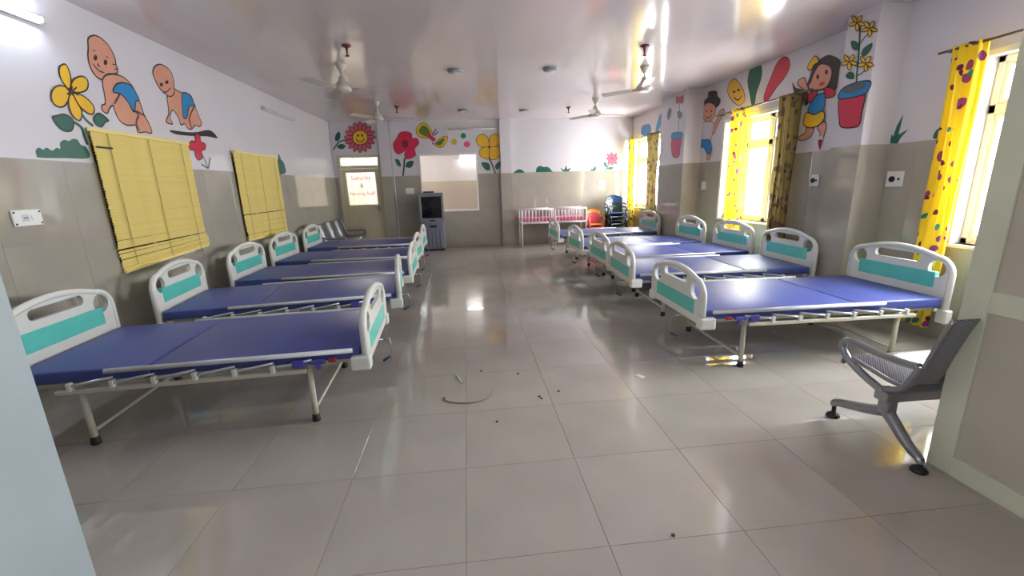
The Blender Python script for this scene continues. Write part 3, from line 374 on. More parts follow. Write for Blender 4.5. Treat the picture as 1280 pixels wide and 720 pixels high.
('C1','painted_flower_pot','red painted flower pot with blue rim and four yellow flowers on the near column',[('s','stem','green',0.02,[(4.206,2.353),(4.218,2.446),(4.231,2.63),(4.262,2.894)]),('s','stem','green',0.014,[(4.21,2.445),(4.152,2.461),(4.113,2.511)]),('s','stem','green',0.012,[(4.242,2.732),(4.146,2.819)]),('s','stem','green',0.012,[(4.22,2.527),(4.297,2.577)]),('f','leaf','green',0.012,[(4.346,2.782),(4.309,2.787),(4.252,2.745),(4.241,2.682),(4.307,2.707)]),('f','leaf','green',0.012,[(4.2,2.631),(4.18,2.685),(4.095,2.703),(4.102,2.644),(4.154,2.605)]),('f','leaf','green',0.012,[(4.348,2.476),(4.309,2.504),(4.253,2.475),(4.243,2.422),(4.31,2.437)]),('o','pot','rose3',0.012,[(4.385,2.263),(4.25,2.248),(4.102,2.251),(4.08,2.237),(4.091,2.097),(4.1,1.975),(4.172,1.955),(4.307,1.977),(4.348,2.051)]),('o','rim','blue',0.012,[(4.399,2.308),(4.349,2.362),(4.199,2.381),(4.051,2.359),(4.05,2.29),(4.102,2.251),(4.25,2.248),(4.385,2.263)]),('f','soil','slate',0.012,[(4.08,2.338),(4.085,2.321),(4.115,2.306),(4.165,2.297),(4.227,2.295),(4.288,2.3),(4.335,2.313),(4.359,2.33),(4.353,2.348),(4.319,2.363),(4.265,2.372),(4.203,2.373),(4.145,2.367),(4.101,2.354)]),('o','petal','yellow',0.008,[(4.199,2.887),(4.214,2.884),(4.245,2.897),(4.275,2.918),(4.286,2.935),(4.27,2.938),(4.239,2.925),(4.209,2.904)]),('o','petal','yellow',0.008,[(4.279,2.862),(4.296,2.877),(4.307,2.904),(4.306,2.927),(4.293,2.933),(4.276,2.918),(4.265,2.891),(4.266,2.868)]),('o','petal','yellow',0.008,[(4.384,2.946),(4.379,2.958),(4.353,2.962),(4.321,2.954),(4.302,2.941),(4.307,2.928),(4.333,2.925),(4.365,2.932)]),('o','petal','yellow',0.008,[(4.365,3.022),(4.345,3.014),(4.317,2.989),(4.299,2.962),(4.301,2.948),(4.321,2.955),(4.348,2.98),(4.367,3.008)]),('o','petal','yellow',0.008,[(4.25,2.984),(4.243,2.968),(4.251,2.949),(4.271,2.939),(4.29,2.944),(4.298,2.961),(4.289,2.98),(4.269,2.989)]),('o','petal','yellow',0.008,[(4.048,2.79),(4.062,2.787),(4.092,2.798),(4.12,2.818),(4.13,2.835),(4.116,2.838),(4.086,2.826),(4.058,2.806)]),('o','petal','yellow',0.008,[(4.123,2.764),(4.139,2.778),(4.15,2.804),(4.149,2.827),(4.137,2.832),(4.121,2.818),(4.11,2.792),(4.111,2.77)]),('o','petal','yellow',0.008,[(4.222,2.843),(4.217,2.855),(4.193,2.859),(4.163,2.853),(4.146,2.84),(4.15,2.828),(4.174,2.823),(4.204,2.83)]),('o','petal','yellow',0.008,[(4.205,2.918),(4.186,2.911),(4.16,2.887),(4.143,2.86),(4.144,2.846),(4.163,2.853),(4.189,2.877),(4.206,2.904)]),('o','petal','yellow',0.008,[(4.097,2.883),(4.09,2.867),(4.098,2.849),(4.116,2.839),(4.134,2.843),(4.142,2.86),(4.134,2.878),(4.115,2.888)]),('o','petal','yellow',0.008,[(4.214,2.548),(4.23,2.544),(4.262,2.554),(4.293,2.574),(4.304,2.591),(4.288,2.595),(4.255,2.584),(4.225,2.565)]),('o','petal','yellow',0.008,[(4.297,2.515),(4.314,2.529),(4.326,2.557),(4.325,2.581),(4.311,2.588),(4.294,2.574),(4.282,2.546),(4.284,2.522)]),('o','petal','yellow',0.008,[(4.405,2.594),(4.4,2.607),(4.373,2.613),(4.34,2.608),(4.321,2.595),(4.326,2.582),(4.352,2.576),(4.385,2.581)]),('o','petal','yellow',0.008,[(4.385,2.675),(4.364,2.669),(4.336,2.644),(4.318,2.617),(4.319,2.602),(4.34,2.609),(4.368,2.633),(4.387,2.661)]),('o','petal','yellow',0.008,[(4.267,2.645),(4.259,2.628),(4.268,2.608),(4.288,2.596),(4.308,2.6),(4.316,2.617),(4.307,2.637),(4.287,2.649)]),('o','petal','yellow',0.008,[(4.024,2.487),(4.038,2.482),(4.068,2.492),(4.096,2.51),(4.106,2.527),(4.092,2.531),(4.062,2.521),(4.034,2.502)]),('o','petal','yellow',0.008,[(4.099,2.454),(4.115,2.467),(4.126,2.493),(4.125,2.517),(4.113,2.524),(4.097,2.51),(4.086,2.484),(4.087,2.461)]),('o','petal','yellow',0.008,[(4.199,2.528),(4.194,2.541),(4.17,2.547),(4.14,2.543),(4.122,2.53),(4.126,2.518),(4.151,2.512),(4.181,2.516)]),('o','petal','yellow',0.008,[(4.182,2.607),(4.162,2.601),(4.137,2.578),(4.119,2.552),(4.121,2.538),(4.14,2.543),(4.166,2.566),(4.183,2.593)]),('o','petal','yellow',0.008,[(4.073,2.579),(4.066,2.563),(4.074,2.544),(4.092,2.532),(4.111,2.535),(4.118,2.551),(4.11,2.571),(4.091,2.583)])]),
('C2','painted_flower_pot','red painted flower pot with grey leaves on the far column',[('s','stem','green',0.02,[(7.874,2.312),(7.873,2.539),(7.891,2.857)]),('f','leaf','slate',0.012,[(7.952,2.697),(7.847,2.693),(7.758,2.627),(7.807,2.561),(7.908,2.584)]),('f','leaf','slate',0.012,[(8.359,2.719),(8.287,2.818),(8.193,2.775),(8.21,2.655),(8.313,2.606)]),('o','flower','rose3',0.012,[(8.017,2.972),(7.923,2.928),(7.782,2.94),(7.743,2.856),(7.794,2.814),(7.902,2.854),(8.002,2.85)]),('o','pot','rose3',0.012,[(8.109,2.247),(7.745,2.219),(7.763,2.046),(7.793,1.913),(7.96,1.902),(8.077,1.988)]),('o','rim','blue',0.012,[(8.114,2.339),(7.937,2.344),(7.718,2.313),(7.739,2.215),(8.102,2.241)])]),
('R','painted_grass','dark green painted grass tuft right of the near column',[('F','blades','green',0.012,[(4.155,1.896),(4.093,1.845),(4.081,1.897),(4.036,1.85),(4.019,1.945),(3.969,2.048),(3.978,1.94),(3.984,1.863),(3.893,1.902),(3.957,1.827),(3.978,1.777),(4.11,1.79)])]),
('R','painted_bush','dark green painted bush behind the near curtain',[('f','foliage','green',0.012,[(3.651,1.792),(3.642,1.855),(3.605,1.879),(3.561,1.862),(3.539,1.834),(3.545,1.782)])]),
]

WALLS = {'L': (wall_left, LW-TH, 1), 'R': (wall_right, RW+TH, -1), 'B': (wall_back, YB+TH, 0), 'C1': (columns['C1'], CX+TH, -1), 'C2': (columns['C2'], CX+TH, -1)}
CMAP = dict(blue='p_blue_p', teal='p_teal_p', paint='paint')
def wall_pt(w, val, s):
    if w == 'B': return lambda u, v, d: (u, val-d, v)
    return lambda u, v, d: (val+s*d, u, v)
def ribbon(bm, P, w, f, d, closed):
    n = len(P); A = []; C_ = []
    for i in range(n):
        a = P[i-1] if (i or closed) else P[0]; c = P[(i+1) % n] if (i < n-1 or closed) else P[-1]
        t = (c-a); t = t.normalized() if t.length > 1e-6 else Vector((1, 0)); nn = Vector((-t.y, t.x))*w/2
        A.append(bm.verts.new(f(*(P[i]+nn), d))); C_.append(bm.verts.new(f(*(P[i]-nn), d)))
    for i in range(n if closed else n-1):
        j = (i+1) % n
        bm.faces.new((A[i], A[j], C_[j], C_[i]))
for (w, name, label, items) in MURALS:
    par, val, s = WALLS[w]; f = wall_pt(w, val, s)
    ol = B(); kid = []; d = .0012; dmax = 0
    for (k, nm, c, wd, pts) in items:
        if k == 's':
            bb = B(); ribbon(bb.bm, smooth_path([Vector(q) for q in pts], 4), wd, f, d, False)
        else:
            P = smooth_loop(pts, 4) if k != 'F' else [Vector(q) for q in pts]
            bb = B(); es = []
            vs = [bb.bm.verts.new(f(*q, d)) for q in P]; es = [bb.bm.edges.new((vs[i], vs[(i+1) % len(vs)])) for i in range(len(vs))]
            bmesh.ops.triangle_fill(bb.bm, use_beauty=True, edges=es)
            if k == 'o': ribbon(ol.bm, P, wd, f, d+.0004, True)
        kid.append((nm, bb, CMAP.get(c, 'p_'+c))); d += .0008
    if len(ol.bm.faces):
        root = ol.obj(name, 'p_ink', par)
    else:
        nm, bb, c = kid.pop(0); root = bb.obj(name, c, par)
    root['label'] = label
    for nm, bb, c in kid: bb.obj(nm, c, root)

# windows in the right wall
def lattice_window(n, y0, y1, z0, z1, transom, mull, sash_open=None):
    w = struct(put('window_%d' % n, None, None, (RW, 0, 0))); fr = B()
    X0, X1 = .09, .16; t = .05
    fr.box((X0, y0, z0), (X1, y0+t, z1), .004).box((X0, y1-t, z0), (X1, y1, z1), .004).box((X0, y0, z0), (X1, y1, z0+t), .004).box((X0, y0, z1-t), (X1, y1, z1), .004)
    if transom: fr.box((X0, y0, transom-.035), (X1, y1, transom+.035), .004)
    for mm in mull: fr.box((X0, mm-.04, z0), (X1, mm+.04, z1), .004)
    fr.obj('window_frame', 'cream', w)
    ys = [y0+t]+[v for mm in mull for v in (mm-.04, mm+.04)]+[y1-t]; rows = [(z0+t, (transom-.035) if transom else z1-t)]
    if transom: rows.append((transom+.035, z1-t))
    for a, c in zip(ys[::2], ys[1::2]):
        for (p, q) in rows:
            sa = B(); e = .032
            sa.box((X0+.012, a, p), (X1-.012, a+e, q)).box((X0+.012, c-e, p), (X1-.012, c, q)).box((X0+.012, a+e, p), (X1-.012, c-e, p+e)).box((X0+.012, a+e, q-e), (X1-.012, c-e, q))
            s_ = sa.obj('sash', 'cream', w)
            B().box((X0+.03, a+e, p+e), (X0+.034, c-e, q-e)).obj('pane', 'glass', s_)
    B().box((-.02, y0-.03, z0-.03), (X0, y1+.03, z0), .004).obj('window_sill', 'cream', w)
    ar = B()
    ar.box((-.012, y0-.05, z0), (.0, y0, z1+.05), .003).box((-.012, y1, z0), (.0, y1+.05, z1+.05), .003).box((-.012, y0, z1), (.0, y1, z1+.05), .003)
    ar.obj('architrave', 'cream', w)
    return w
w1 = lattice_window(1, *WIN[0], 1.98, [2.62]); w2 = lattice_window(2, *WIN[1], 1.98, [5.92, 6.45]); w3 = lattice_window(3, *WIN[2], 1.98, [9.92])
# windows behind the blinds on the left wall
for n, (y0, y1, z0, z1) in enumerate(LWIN):
    w = struct(put('window_%d' % (n+4), None, None, (LW, 0, 0))); fr = B(); X0, X1 = -.15, -.09; t = .05
    fr.box((X0, y0, z0), (X1, y0+t, z1)).box((X0, y1-t, z0), (X1, y1, z1)).box((X0, y0+t, z0), (X1, y1-t, z0+t)).box((X0, y0+t, z1-t), (X1, y1-t, z1)).box((X0, (y0+y1)/2-.03, z0+t), (X1, (y0+y1)/2+.03, z1-t))
    fr.obj('window_frame', 'door', w)
    for a, c in ((y0+t, (y0+y1)/2-.03), ((y0+y1)/2+.03, y1-t)): B().box((X0+.03, a, z0+t), (X0+.035, c, z1-t)).obj('pane', 'glass', w)
    B().box((X0-.06, y0, z0), (X0-.03, y1, z1)).obj('closed_shutter', 'dark', w)
# door in the back wall
dr = struct(put('door_1', None, None, (DOOR[0], YB, 0))); W = DOOR[1]-DOOR[0]
fr = B(); fr.box((0, -.01, 0), (.07, .12, 2.29), .004).box((W-.07, -.01, 0), (W, .12, 2.29), .004).box((.07, -.01, 2.23), (W-.07, .12, 2.29), .004).box((.07, -.01, 1.98), (W-.07, .12, 2.05), .004)
fr.obj('door_frame', 'door', dr)
B().box((.07, .05, 2.05), (W-.07, .056, 2.23)).obj('transom_pane', 'glass', dr)
lf = B(); lf.box((.07, .03, .02), (.16, .075, 1.975), .003).box((W-.16, .03, .02), (W-.07, .075, 1.975), .003).box((.16, .03, 1.89), (W-.16, .075, 1.975), .003).box((.16, .03, 1.05), (W-.16, .075, 1.13), .003).box((.16, .03, .02), (W-.16, .075, .16), .003)
lf.obj('door_leaf', 'door', dr)
B().box((.16, .045, .16), (W-.16, .06, 1.05)).obj('lower_panel', 'door', dr)
B().box((.16, .05, 1.13), (W-.16, .055, 1.89)).obj('glass_pane', 'glass', dr)
B().box((W-.15, .0, .98), (W-.11, .03, 1.10), .006).tube([(W-.13, .0, 1.05), (W-.13, -.03, 1.05), (W-.22, -.035, 1.05)], .008).obj('door_handle', 'steel', dr)
def text(body, size, loc, rot, m, parent, name):
    cu = bpy.data.curves.new(name, 'FONT'); cu.body = body; cu.size = size; cu.align_x = 'CENTER'; cu.extrude = .001
    o = bpy.data.objects.new(name, cu); COL.objects.link(o); o.parent = parent; o.location = loc; o.rotation_euler = rot; dg = bpy.context.evaluated_depsgraph_get()
    me = bpy.data.meshes.new_from_object(o.evaluated_get(dg)); me.materials.clear(); me.materials.append(MT[m])
    q = put(name, me, parent, loc, rot); bpy.data.objects.remove(o); return q
for i, s_ in enumerate(('Security', '&', 'Nursing Staff')):
    text(s_, .14 if i < 2 else .115, (W/2+.0, .046, 1.72-i*.18), (PI/2, 0, 0), 'redtext', dr, 'door_lettering')
# hatch window to the next room
h = struct(put('window_6', None, None, (0, YB, 0))); fr = B(); x0, x1, z0, z1 = HATCH; t = .035
fr.box((x0, -.008, z0), (x0+t, .1, z1)).box((x1-t, -.008, z0), (x1, .1, z1)).box((x0+t, -.008, z0), (x1-t, .1, z0+t)).box((x0+t, -.008, z1-t), (x1-t, .1, z1))
fr.obj('window_frame', 'crib', h)
B().box((x0+t, .05, z0+t), (x1-t, .055, z1-t)).obj('pane', 'glass', h)
# the next room seen through hatch and door
NX0, NX1, NY = LW-.2, 1.6, 13.4
nr = struct(B().box((NX0, NY, 1.66), (NX1, NY+.1, ZC)).obj('wall_next_room', 'room'))
B().box((NX0, NY-.006, 0), (NX1, NY+.1, 1.66)).obj('wall_dado', 'roomtile', nr)
B().box((NX1, YB+.2, 0), (NX1+.1, NY+.1, ZC)).box((NX0-.1, YB+.2, 0), (NX0, NY+.1, ZC)).box((NX0-.1, YB+.2, ZC), (NX1+.1, NY+.1, ZC+.1)).obj('room_shell', 'room', nr)
# pale curtain hanging behind the door glass
for k in range(9):
    a = -3.0+k*.115
    B().sheet([[(a+.0575*(1-math.cos(PI*j/6)), YB+.32+.03*math.sin(PI*j/3), z) for j in range(7)] for z in (.9, 1.98)]).obj('door_curtain_fold', ('lacecloth', 'lacecloth3', 'lacecloth2', 'lacecloth3', 'lacecloth', 'lacecloth', 'lacecloth2', 'lacecloth', 'lacecloth3')[k], dr).location = (-DOOR[0], -YB, 0)
# conduit on the back wall
B().tube([(-1.70, YB-.012, .0), (-1.70, YB-.012, ZC)], .012).obj('trim_1', 'paint')['kind'] = 'structure'
# door leaves beside the camera
lf = struct(put('door_2', None, None, (2.36, .78, 0))); D2 = .98; H2 = 2.45
b = B(); st = .11
b.box((0, 0, 0), (.045, st, H2), .003).box((0, D2-st, 0), (.045, D2, H2), .003).box((0, st, 0), (.045, D2-st, .10), .003).box((0, st, .86), (.045, D2-st, .96), .003).box((0, st, H2-.1), (.045, D2-st, H2), .003)
b.obj('door_leaf', 'leaf', lf)
B().box((.014, st, .10), (.03, D2-st, .86)).obj('door_panel', 'panel', lf); B().box((.014, st, .96), (.03, D2-st, H2-.1)).obj('door_panel', 'panel', lf)
lf = struct(put('door_3', None, None, (-1.62, .78, 0)))
B().box((0, 0, .0), (.045, .81, H2), .004).obj('door_leaf', 'bluegrey', lf)

# ------------------------------------------------------------------ lamps
def batten(loc, rz, label, lit, length=1.2):
    t = thing('tube_light', label, 'light', loc, rz)
    B().box((-length/2, 0, -.03), (length/2, .035, .03), .004).obj('batten', 'fixture', t)
    for a in (-length/2, length/2-.03): B().box((a, .03, -.022), (a+.03, .07, .022), .004).obj('end_holder', 'fixture', t)
    B().tube([(-length/2+.03, .055, 0), (length/2-.03, .055, 0)], .014, 10).obj('tube', LAMP if lit else 'fixture', t)
    return t
LAMP = mat('lit tube', (225, 240, 255), .5, emit=40)
batten((LW-TH, 3.28, 2.78), -PI/2, 'lit white tube light high on the left wall above the painted flower', True)
batten((LW-TH, 8.05, 2.77), -PI/2, 'unlit tube light on the left wall beyond the second blind', False)
batten((.22, YB+TH, 2.82), PI, 'unlit tube light on the back wall above the hatch window', False)
LAMP2 = mat('lit tube next room', (255, 250, 248), .5, emit=55)
LAMP = LAMP2
batten((.35, NY-.002, 2.36), PI, 'lit tube light in the next room seen through the hatch', True, 1.0)
LAMP = mat('added tube behind door', (255, 250, 244), .5, emit=330)  # unseen lamp added to brighten the door glass and the next room
batten((-2.4, NY-.002, 2.75), PI, 'unseen lit tube added behind the lettered door to brighten its glass', True, 1.2)
for k, (x, y) in enumerate(((-.06, 6.36), (1.24, 6.3), (.02, 9.47), (1.31, 9.58))):
    t = thing('ceiling_light', 'small round unlit ceiling light, ' + ('left of the nearer pair', 'right of the nearer pair', 'left of the farther pair', 'right of the farther pair')[k], 'light', (x, y, ZC), 0, 'round ceiling lights')
    B().lathe([(.05, 0), (.105, 0), (.105, -.012), (.095, -.03), (.075, -.035)], 20).obj('rim', 'tvgrey', t)
    B().lathe([(.074, -.033), (.06, -.042), (.0, -.046)], 20, cap=False).obj('diffuser', 'fixture', t)
for k, (x, y) in enumerate(((-1.21, 5.3), (2.16, 5.3), (2.22, 9.35), (-1.24, 9.0))):
    t = thing('sprinkler', 'dark red sprinkler head hanging from the ceiling, ' + ('in front of the near left fan', 'in front of the near right fan', 'beyond the far right fan', 'beyond the far left fan')[k], 'sprinkler', (x, y, ZC), 0, 'ceiling sprinklers')
    B().lathe([(.05, 0), (.05, -.015), (.03, -.022), (.018, -.03)], 12).obj('rose', 'maroon_h', t)
    B().tube([(0, 0, -.02), (0, 0, -.10)], [.016, .009], 8).box((-.02, -.004, -.115), (.02, .004, -.10)).obj('nozzle', 'maroon_h', t)
def fan(loc, ang, label):
    t = thing('ceiling_fan', label, 'fan', loc, ang, 'ceiling fans'); 
    B().lathe([(.065, 0), (.06, -.02), (.03, -.08), (.014, -.09)], 16).obj('canopy', 'fan', t)
    B().tube([(0, 0, -.08), (0, 0, -.24)], .012).obj('downrod', 'fan', t)
    B().lathe([(.014, -.13), (.034, -.15), (.05, -.20), (.10, -.25), (.115, -.28), (.11, -.31), (.07, -.325), (.03, -.33)], 20).obj('motor', 'fan', t)
    for k in range(3):
        a = k*2*PI/3; bb = B(); P = []
        for r, w_, in ((.10, .035), (.17, .04), (.2, .11), (.4, .13), (.6, .13), (.64, .10)):
            P.append([Vector((r, -w_/2, -.29-.012)), Vector((r, -w_/2, -.288-.012)), Vector((r, w_/2, -.285+.012)), Vector((r, w_/2, -.287+.012))])
        R_ = Matrix.Rotation(a, 3, 'Z'); bm = bb.bm; V = [[bm.verts.new(R_ @ q) for q in row] for row in P]
        for i in range(len(V)-1):
            for j in range(4): bm.faces.new((V[i][j], V[i][(j+1) % 4], V[i+1][(j+1) % 4], V[i+1][j]))
        bm.faces.new(V[0]); bm.faces.new(V[-1][::-1])
        bb.obj('blade', 'fan', t)
    return t
f0 = fan((-1.48, 6.05, ZC), .05, 'ivory three-blade ceiling fan, nearer one on the left')
dup(f0, (2.54, 6.2, ZC), .25, 'ivory three-blade ceiling fan, nearer one on the right')
dup(f0, (2.52, 8.45, ZC), .1, 'ivory three-blade ceiling fan, farther one on the right')
dup(f0, (-1.53, 8.5, ZC), .0, 'ivory three-blade ceiling fan, farther one on the left')

# ------------------------------------------------------------------ hospital beds
BL = 2.05; HB = .485
def arch(half, z0, ztop_c, zc, r, n=8):
    """board outline: straight sides, rounded shoulders, gently arched top"""
    P = [(-half, z0)]
    for k in range(n+1):
        a = PI-k*(PI/2)/n; P.append((-half+r+r*math.cos(a), zc-r+r*math.sin(a)))
    for k in range(1, 12):
        u = -half+r+(2*half-2*r)*k/12; P.append((u, zc+(ztop_c-zc)*(1-((u/(half-r))**2))))
    for k in range(n+1):
        a = PI/2-k*(PI/2)/n; P.append((half-r+r*math.cos(a), zc-r+r*math.sin(a)))
    P.append((half, z0)); return P
def rr(u0, u1, z0, z1, r, n=5, sag=0):
    P = []
    for (cu, cz, a0) in ((u1-r, z1-r, 0), (u0+r, z1-r, PI/2), (u0+r, z0+r, PI), (u1-r, z0+r, 1.5*PI)):
        for k in range(n+1):
            a = a0+k*PI/2/n; P.append((cu+r*math.cos(a), cz+r*math.sin(a)+sag*(1-(cu/.25)**2)))
    return P
def board(par, x, zb, zp, zt, teal, name):
    """zb: panel bottom, zp: post bottom, zt: crown; teal (z0,z1)"""
    sh = zt-.075
    tf = lambda u, v, w: (x+w, u, v)
    drop = lambda sgn: [(sgn*(.362+.072*math.cos(a)), sh-.085+.07*math.sin(a)) for a in [2*PI*k/14 for k in range(14)]]
    lp = [arch(HB-.015, zb, zt-.02, sh, .13), rr(-.215, .215, sh-.075, sh-.003, .034, 5, .04), drop(1), drop(-1)]
    o = B().plate(lp, .03, tf).obj(name, 'white', par)
    rim = arch(HB-.012, zp, zt-.015, sh+.002, .13)
    B().tube([(x, u, v) for u, v in rim], .024, 10).obj('rim', 'white', o)
    B().box((x-.019, -.36, teal[0]), (x+.019, .36, teal[1]), .004).obj('teal_panel', 'teal', o)
    for sg in (1, -1):
        B().box((x-(.095 if name == 'footboard' else .032), sg*(HB-.055), zp-.01), (x+.032, sg*(HB+.03), zp+(.085 if name == 'footboard' else .105)), .014, 2).obj('corner_socket', 'white', o)
    return o
def make_bed(label):
    t = thing('hospital_bed', label, 'hospital bed', (0, 0, 0), 0, 'hospital beds in the two rows')
    # local: head at x=0, foot at x=BL
    f = B(); zf = .40
    for sg in (-1, 1): f.box((.04, sg*.40-.015, zf-.015), (BL-.04, sg*.40+.015, zf+.02), .003)
    for x in (.06, .36, .75, 1.1, 1.45, BL-.36, BL-.06): f.box((x-.015, -.455, zf-.012), (x+.015, .455, zf+.015))
    f.obj('frame', 'frame', t)
    for x in (.37, BL-.37):
        for sg in (-1, 1):
            l = B().tube([(x, sg*.44, .03), (x, sg*.44, zf)], .019, 10).obj('leg', 'frame', t)
            B().lathe([(.026, 0), (.027, .012), (.024, .045), (.021, .05)], 12, (x, sg*.44, 0)).obj('rubber_foot', 'rubber', l)
        B().tube([(x, -.44, .085), (x, .44, .085)], .011).obj('crossbar', 'frame', t)
    # mattress base in two hinged sections, covered in blue rexine
    for (a, c) in ((.035, .78), (.788, BL-.035)):
        P = []; n, mm = 14, 10
        bb = B(); bb.box((a, -.468, .425), (c, .468, .503), .014, 3); 
        for fc in bb.bm.faces: fc.smooth = True
        bb.obj('mattress_section', 'blue', t)
    for sg in (-1, 1):
        y = sg*.495
        r = B().tube([(.56, y, .494), (BL-.075, y, .494)], .016, 10).obj('side_rail', 'railwhite', t)
        B().box((.28, y-.012, .368), (1.68, y+.012, .394), .003).obj('bottom_channel', 'frame', r)
        for k in range(6):
            x0 = .36+k*.225
            B().tube([(x0, y+sg*.004, .415), (x0+.03, y+sg*.004, .424), (x0+.235, y+sg*.004, .455)], .008, 6).obj('folding_post', 'alu', r)
            B().box((x0-.014, y-.015, .385), (x0+.014, y+.015, .438), .004).obj('bracket', 'white', r)
        B().box((1.60, y-.014, .405), (1.68, y+.014, .455), .006).box((1.70, y-.012, .42), (1.80, y+.012, .45), .006).box((1.74, y-.01, .385), (1.77, y+.01, .43), .004).obj('release_catch', 'purple', r)
        B().box((1.82, y-.012, .425), (1.87, y+.012, .452), .006).obj('catch_button', 'redp', r)
    board(t, 0, .44, .30, .885, (.565, .695), 'headboard'); board(t, BL, .385, .365, .80, (.445, .565), 'footboard')
    for yy in (.08,):
        c = B().tube([(BL-.30, yy, .355), (BL+.03, yy, .35)], .008, 8).tube([(BL+.03, yy, .35), (BL+.075, yy+.02, .345), (BL+.085, yy+.02, .22), (BL+.06, yy+.02, .19)], .006, 8).obj('crank', 'steel', t)
        B().tube([(BL+.075, yy+.02, .20), (BL+.012, yy+.02, .165)], .011, 8).obj('crank_grip', 'gripb', c)
    return t
D2R = PI/180
# (head x, y of the bed axis at its head, rotation in degrees)
LEFT = [(-2.78, 3.06, 3.2), (-2.80, 4.36, 7.5), (-2.80, 5.68, 2), (-2.87, 7.0, -1), (-2.92, 8.42, 1)]
RIGHT = [(3.84, 3.43, 178.5), (3.85, 4.80, 177), (3.93, 6.02, 180), (3.86, 7.14, 180), (3.82, 8.75, 180)]
ORD = ('nearest', 'second', 'third', 'fourth', 'farthest')
bed = None
for side, rows in (('left', LEFT), ('right', RIGHT)):
    for k, (x, y, r) in enumerate(rows):
        lb = 'hospital bed with blue base and white turquoise boards, %s bed of the %s row' % (ORD[k], side)
        if bed is None: bed = make_bed(lb); bed.location = (x, y, 0); bed.rotation_euler.z = r*D2R
        else: dup(bed, (x, y, 0), r*D2R, lb)

# ------------------------------------------------------------------ venetian blinds
def blind(y0, y1, zt, zb_near, zb_far, label, gap):
    t = thing('venetian_blind', label, 'blind', (LW+.035, (y0+y1)/2, 0), 0); w = y1-y0
    B().box((-.02, -w/2, zt), (.02, w/2, zt+.03), .003).obj('headrail', 'slat', t)
    n = 50; H = zt-.01-(zb_near+zb_far)/2-.02; rnd = random.Random(gap)
    sl = B().box((-.0012, -w/2, -.0145), (.0012, w/2, .0145), .0008).mesh('slat', 'slat')
    for k in range(n):
        fr_ = k/(n-1); z = zt-.012-H*fr_; roll = 0; dz = 0
        if fr_ > .8: roll = math.atan2(zb_far-zb_near, w)*min(1, (fr_-.8)/.15); dz = rnd.uniform(-.003, .003); 
        if fr_ > gap: dz -= .012
        put('slat', sl, t, (rnd.uniform(-.002, .002), rnd.uniform(-.004, .004)+(.012 if fr_ > .9 else 0), z+dz), (roll, .48+rnd.uniform(-.05, .05), 0))
    B().box((-.014, -w/2, -.012), (.014, w/2, .012), .003).obj('bottom_rail', 'slat', t, (0, 0, (zb_near+zb_far)/2-.012), (math.atan2(zb_far-zb_near, w), 0, 0))
    for q in (-.38, 0, .38): B().box((.0145, q*w-.004, (zb_near+zb_far)/2), (.0155, q*w+.004, zt)).obj('ladder_cord', 'tape', t)
    if gap > .8: B().box((.012, -w/2+.01, zt-.13), (.02, -w/2+.17, zt-.115)).obj('black_tape', 'black', t)
blind(4.06, 5.34, 2.03, .86, .93, 'yellow venetian blind with a black tape mark, nearer one on the left wall', .86)
blind(6.29, 7.66, 2.02, .87, .84, 'yellow venetian blind, farther one on the left wall', .7)

# ------------------------------------------------------------------ curtains
def curtain(x, y0, y1, zt, zb, label, folds, m='curtain', seed=0):
    rnd = random.Random(seed); n = folds*8; P = []
    for k in range(19):
        fz = k/18; z = zt+(zb-zt)*fz; row = []
        for j in range(n+1):
            u = j/n; amp = .028+.012*math.sin(fz*3+u*5+seed)
            y = y0+(y1-y0)*(u+.02*math.sin(u*17+seed))*(1-.12*math.sin(fz*PI))
            row.append((x+amp*math.sin(2*PI*folds*u+.35*math.sin(fz*4+seed))+.01*math.sin(fz*9+u*7), y, z))
        P.append(row)
    t = thing('curtain', label, 'curtain', (0, 0, 0), 0)
    B().sheet(P).obj('cloth', m, t)
    return t
ZT = 2.50
curtain(RW-.13, 3.26, 3.52, ZT, .12, 'yellow printed curtain gathered beside the near right window', 4, seed=1)
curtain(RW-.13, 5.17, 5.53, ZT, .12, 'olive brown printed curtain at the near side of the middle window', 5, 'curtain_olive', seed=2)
curtain(RW-.13, 6.14, 6.56, ZT, .12, 'yellow printed curtain hanging across the middle window glass', 4, seed=3)
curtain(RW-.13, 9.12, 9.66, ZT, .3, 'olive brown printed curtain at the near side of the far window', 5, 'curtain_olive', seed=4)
curtain(RW-.13, 10.42, 10.80, ZT, .3, 'yellow printed curtain in the corner by the far window', 4, seed=5)
for (a, b_, nm) in ((1.7, 3.62, 'near'), (5.0, 7.0, 'middle'), (9.05, 10.85, 'far')):
    t = thing('curtain_rod', 'thin metal curtain rod over the %s window' % nm, 'rod', (RW, 0, 0))
    B().tube([(-.13, a, ZT-.02), (-.13, b_, ZT-.02)], .011).obj('rod', 'rod', t)
    for y in (a+.05, b_-.05): B().tube([(-.13, y, ZT-.02), (0, y, ZT-.02)], .008).obj('bracket', 'rod', t)

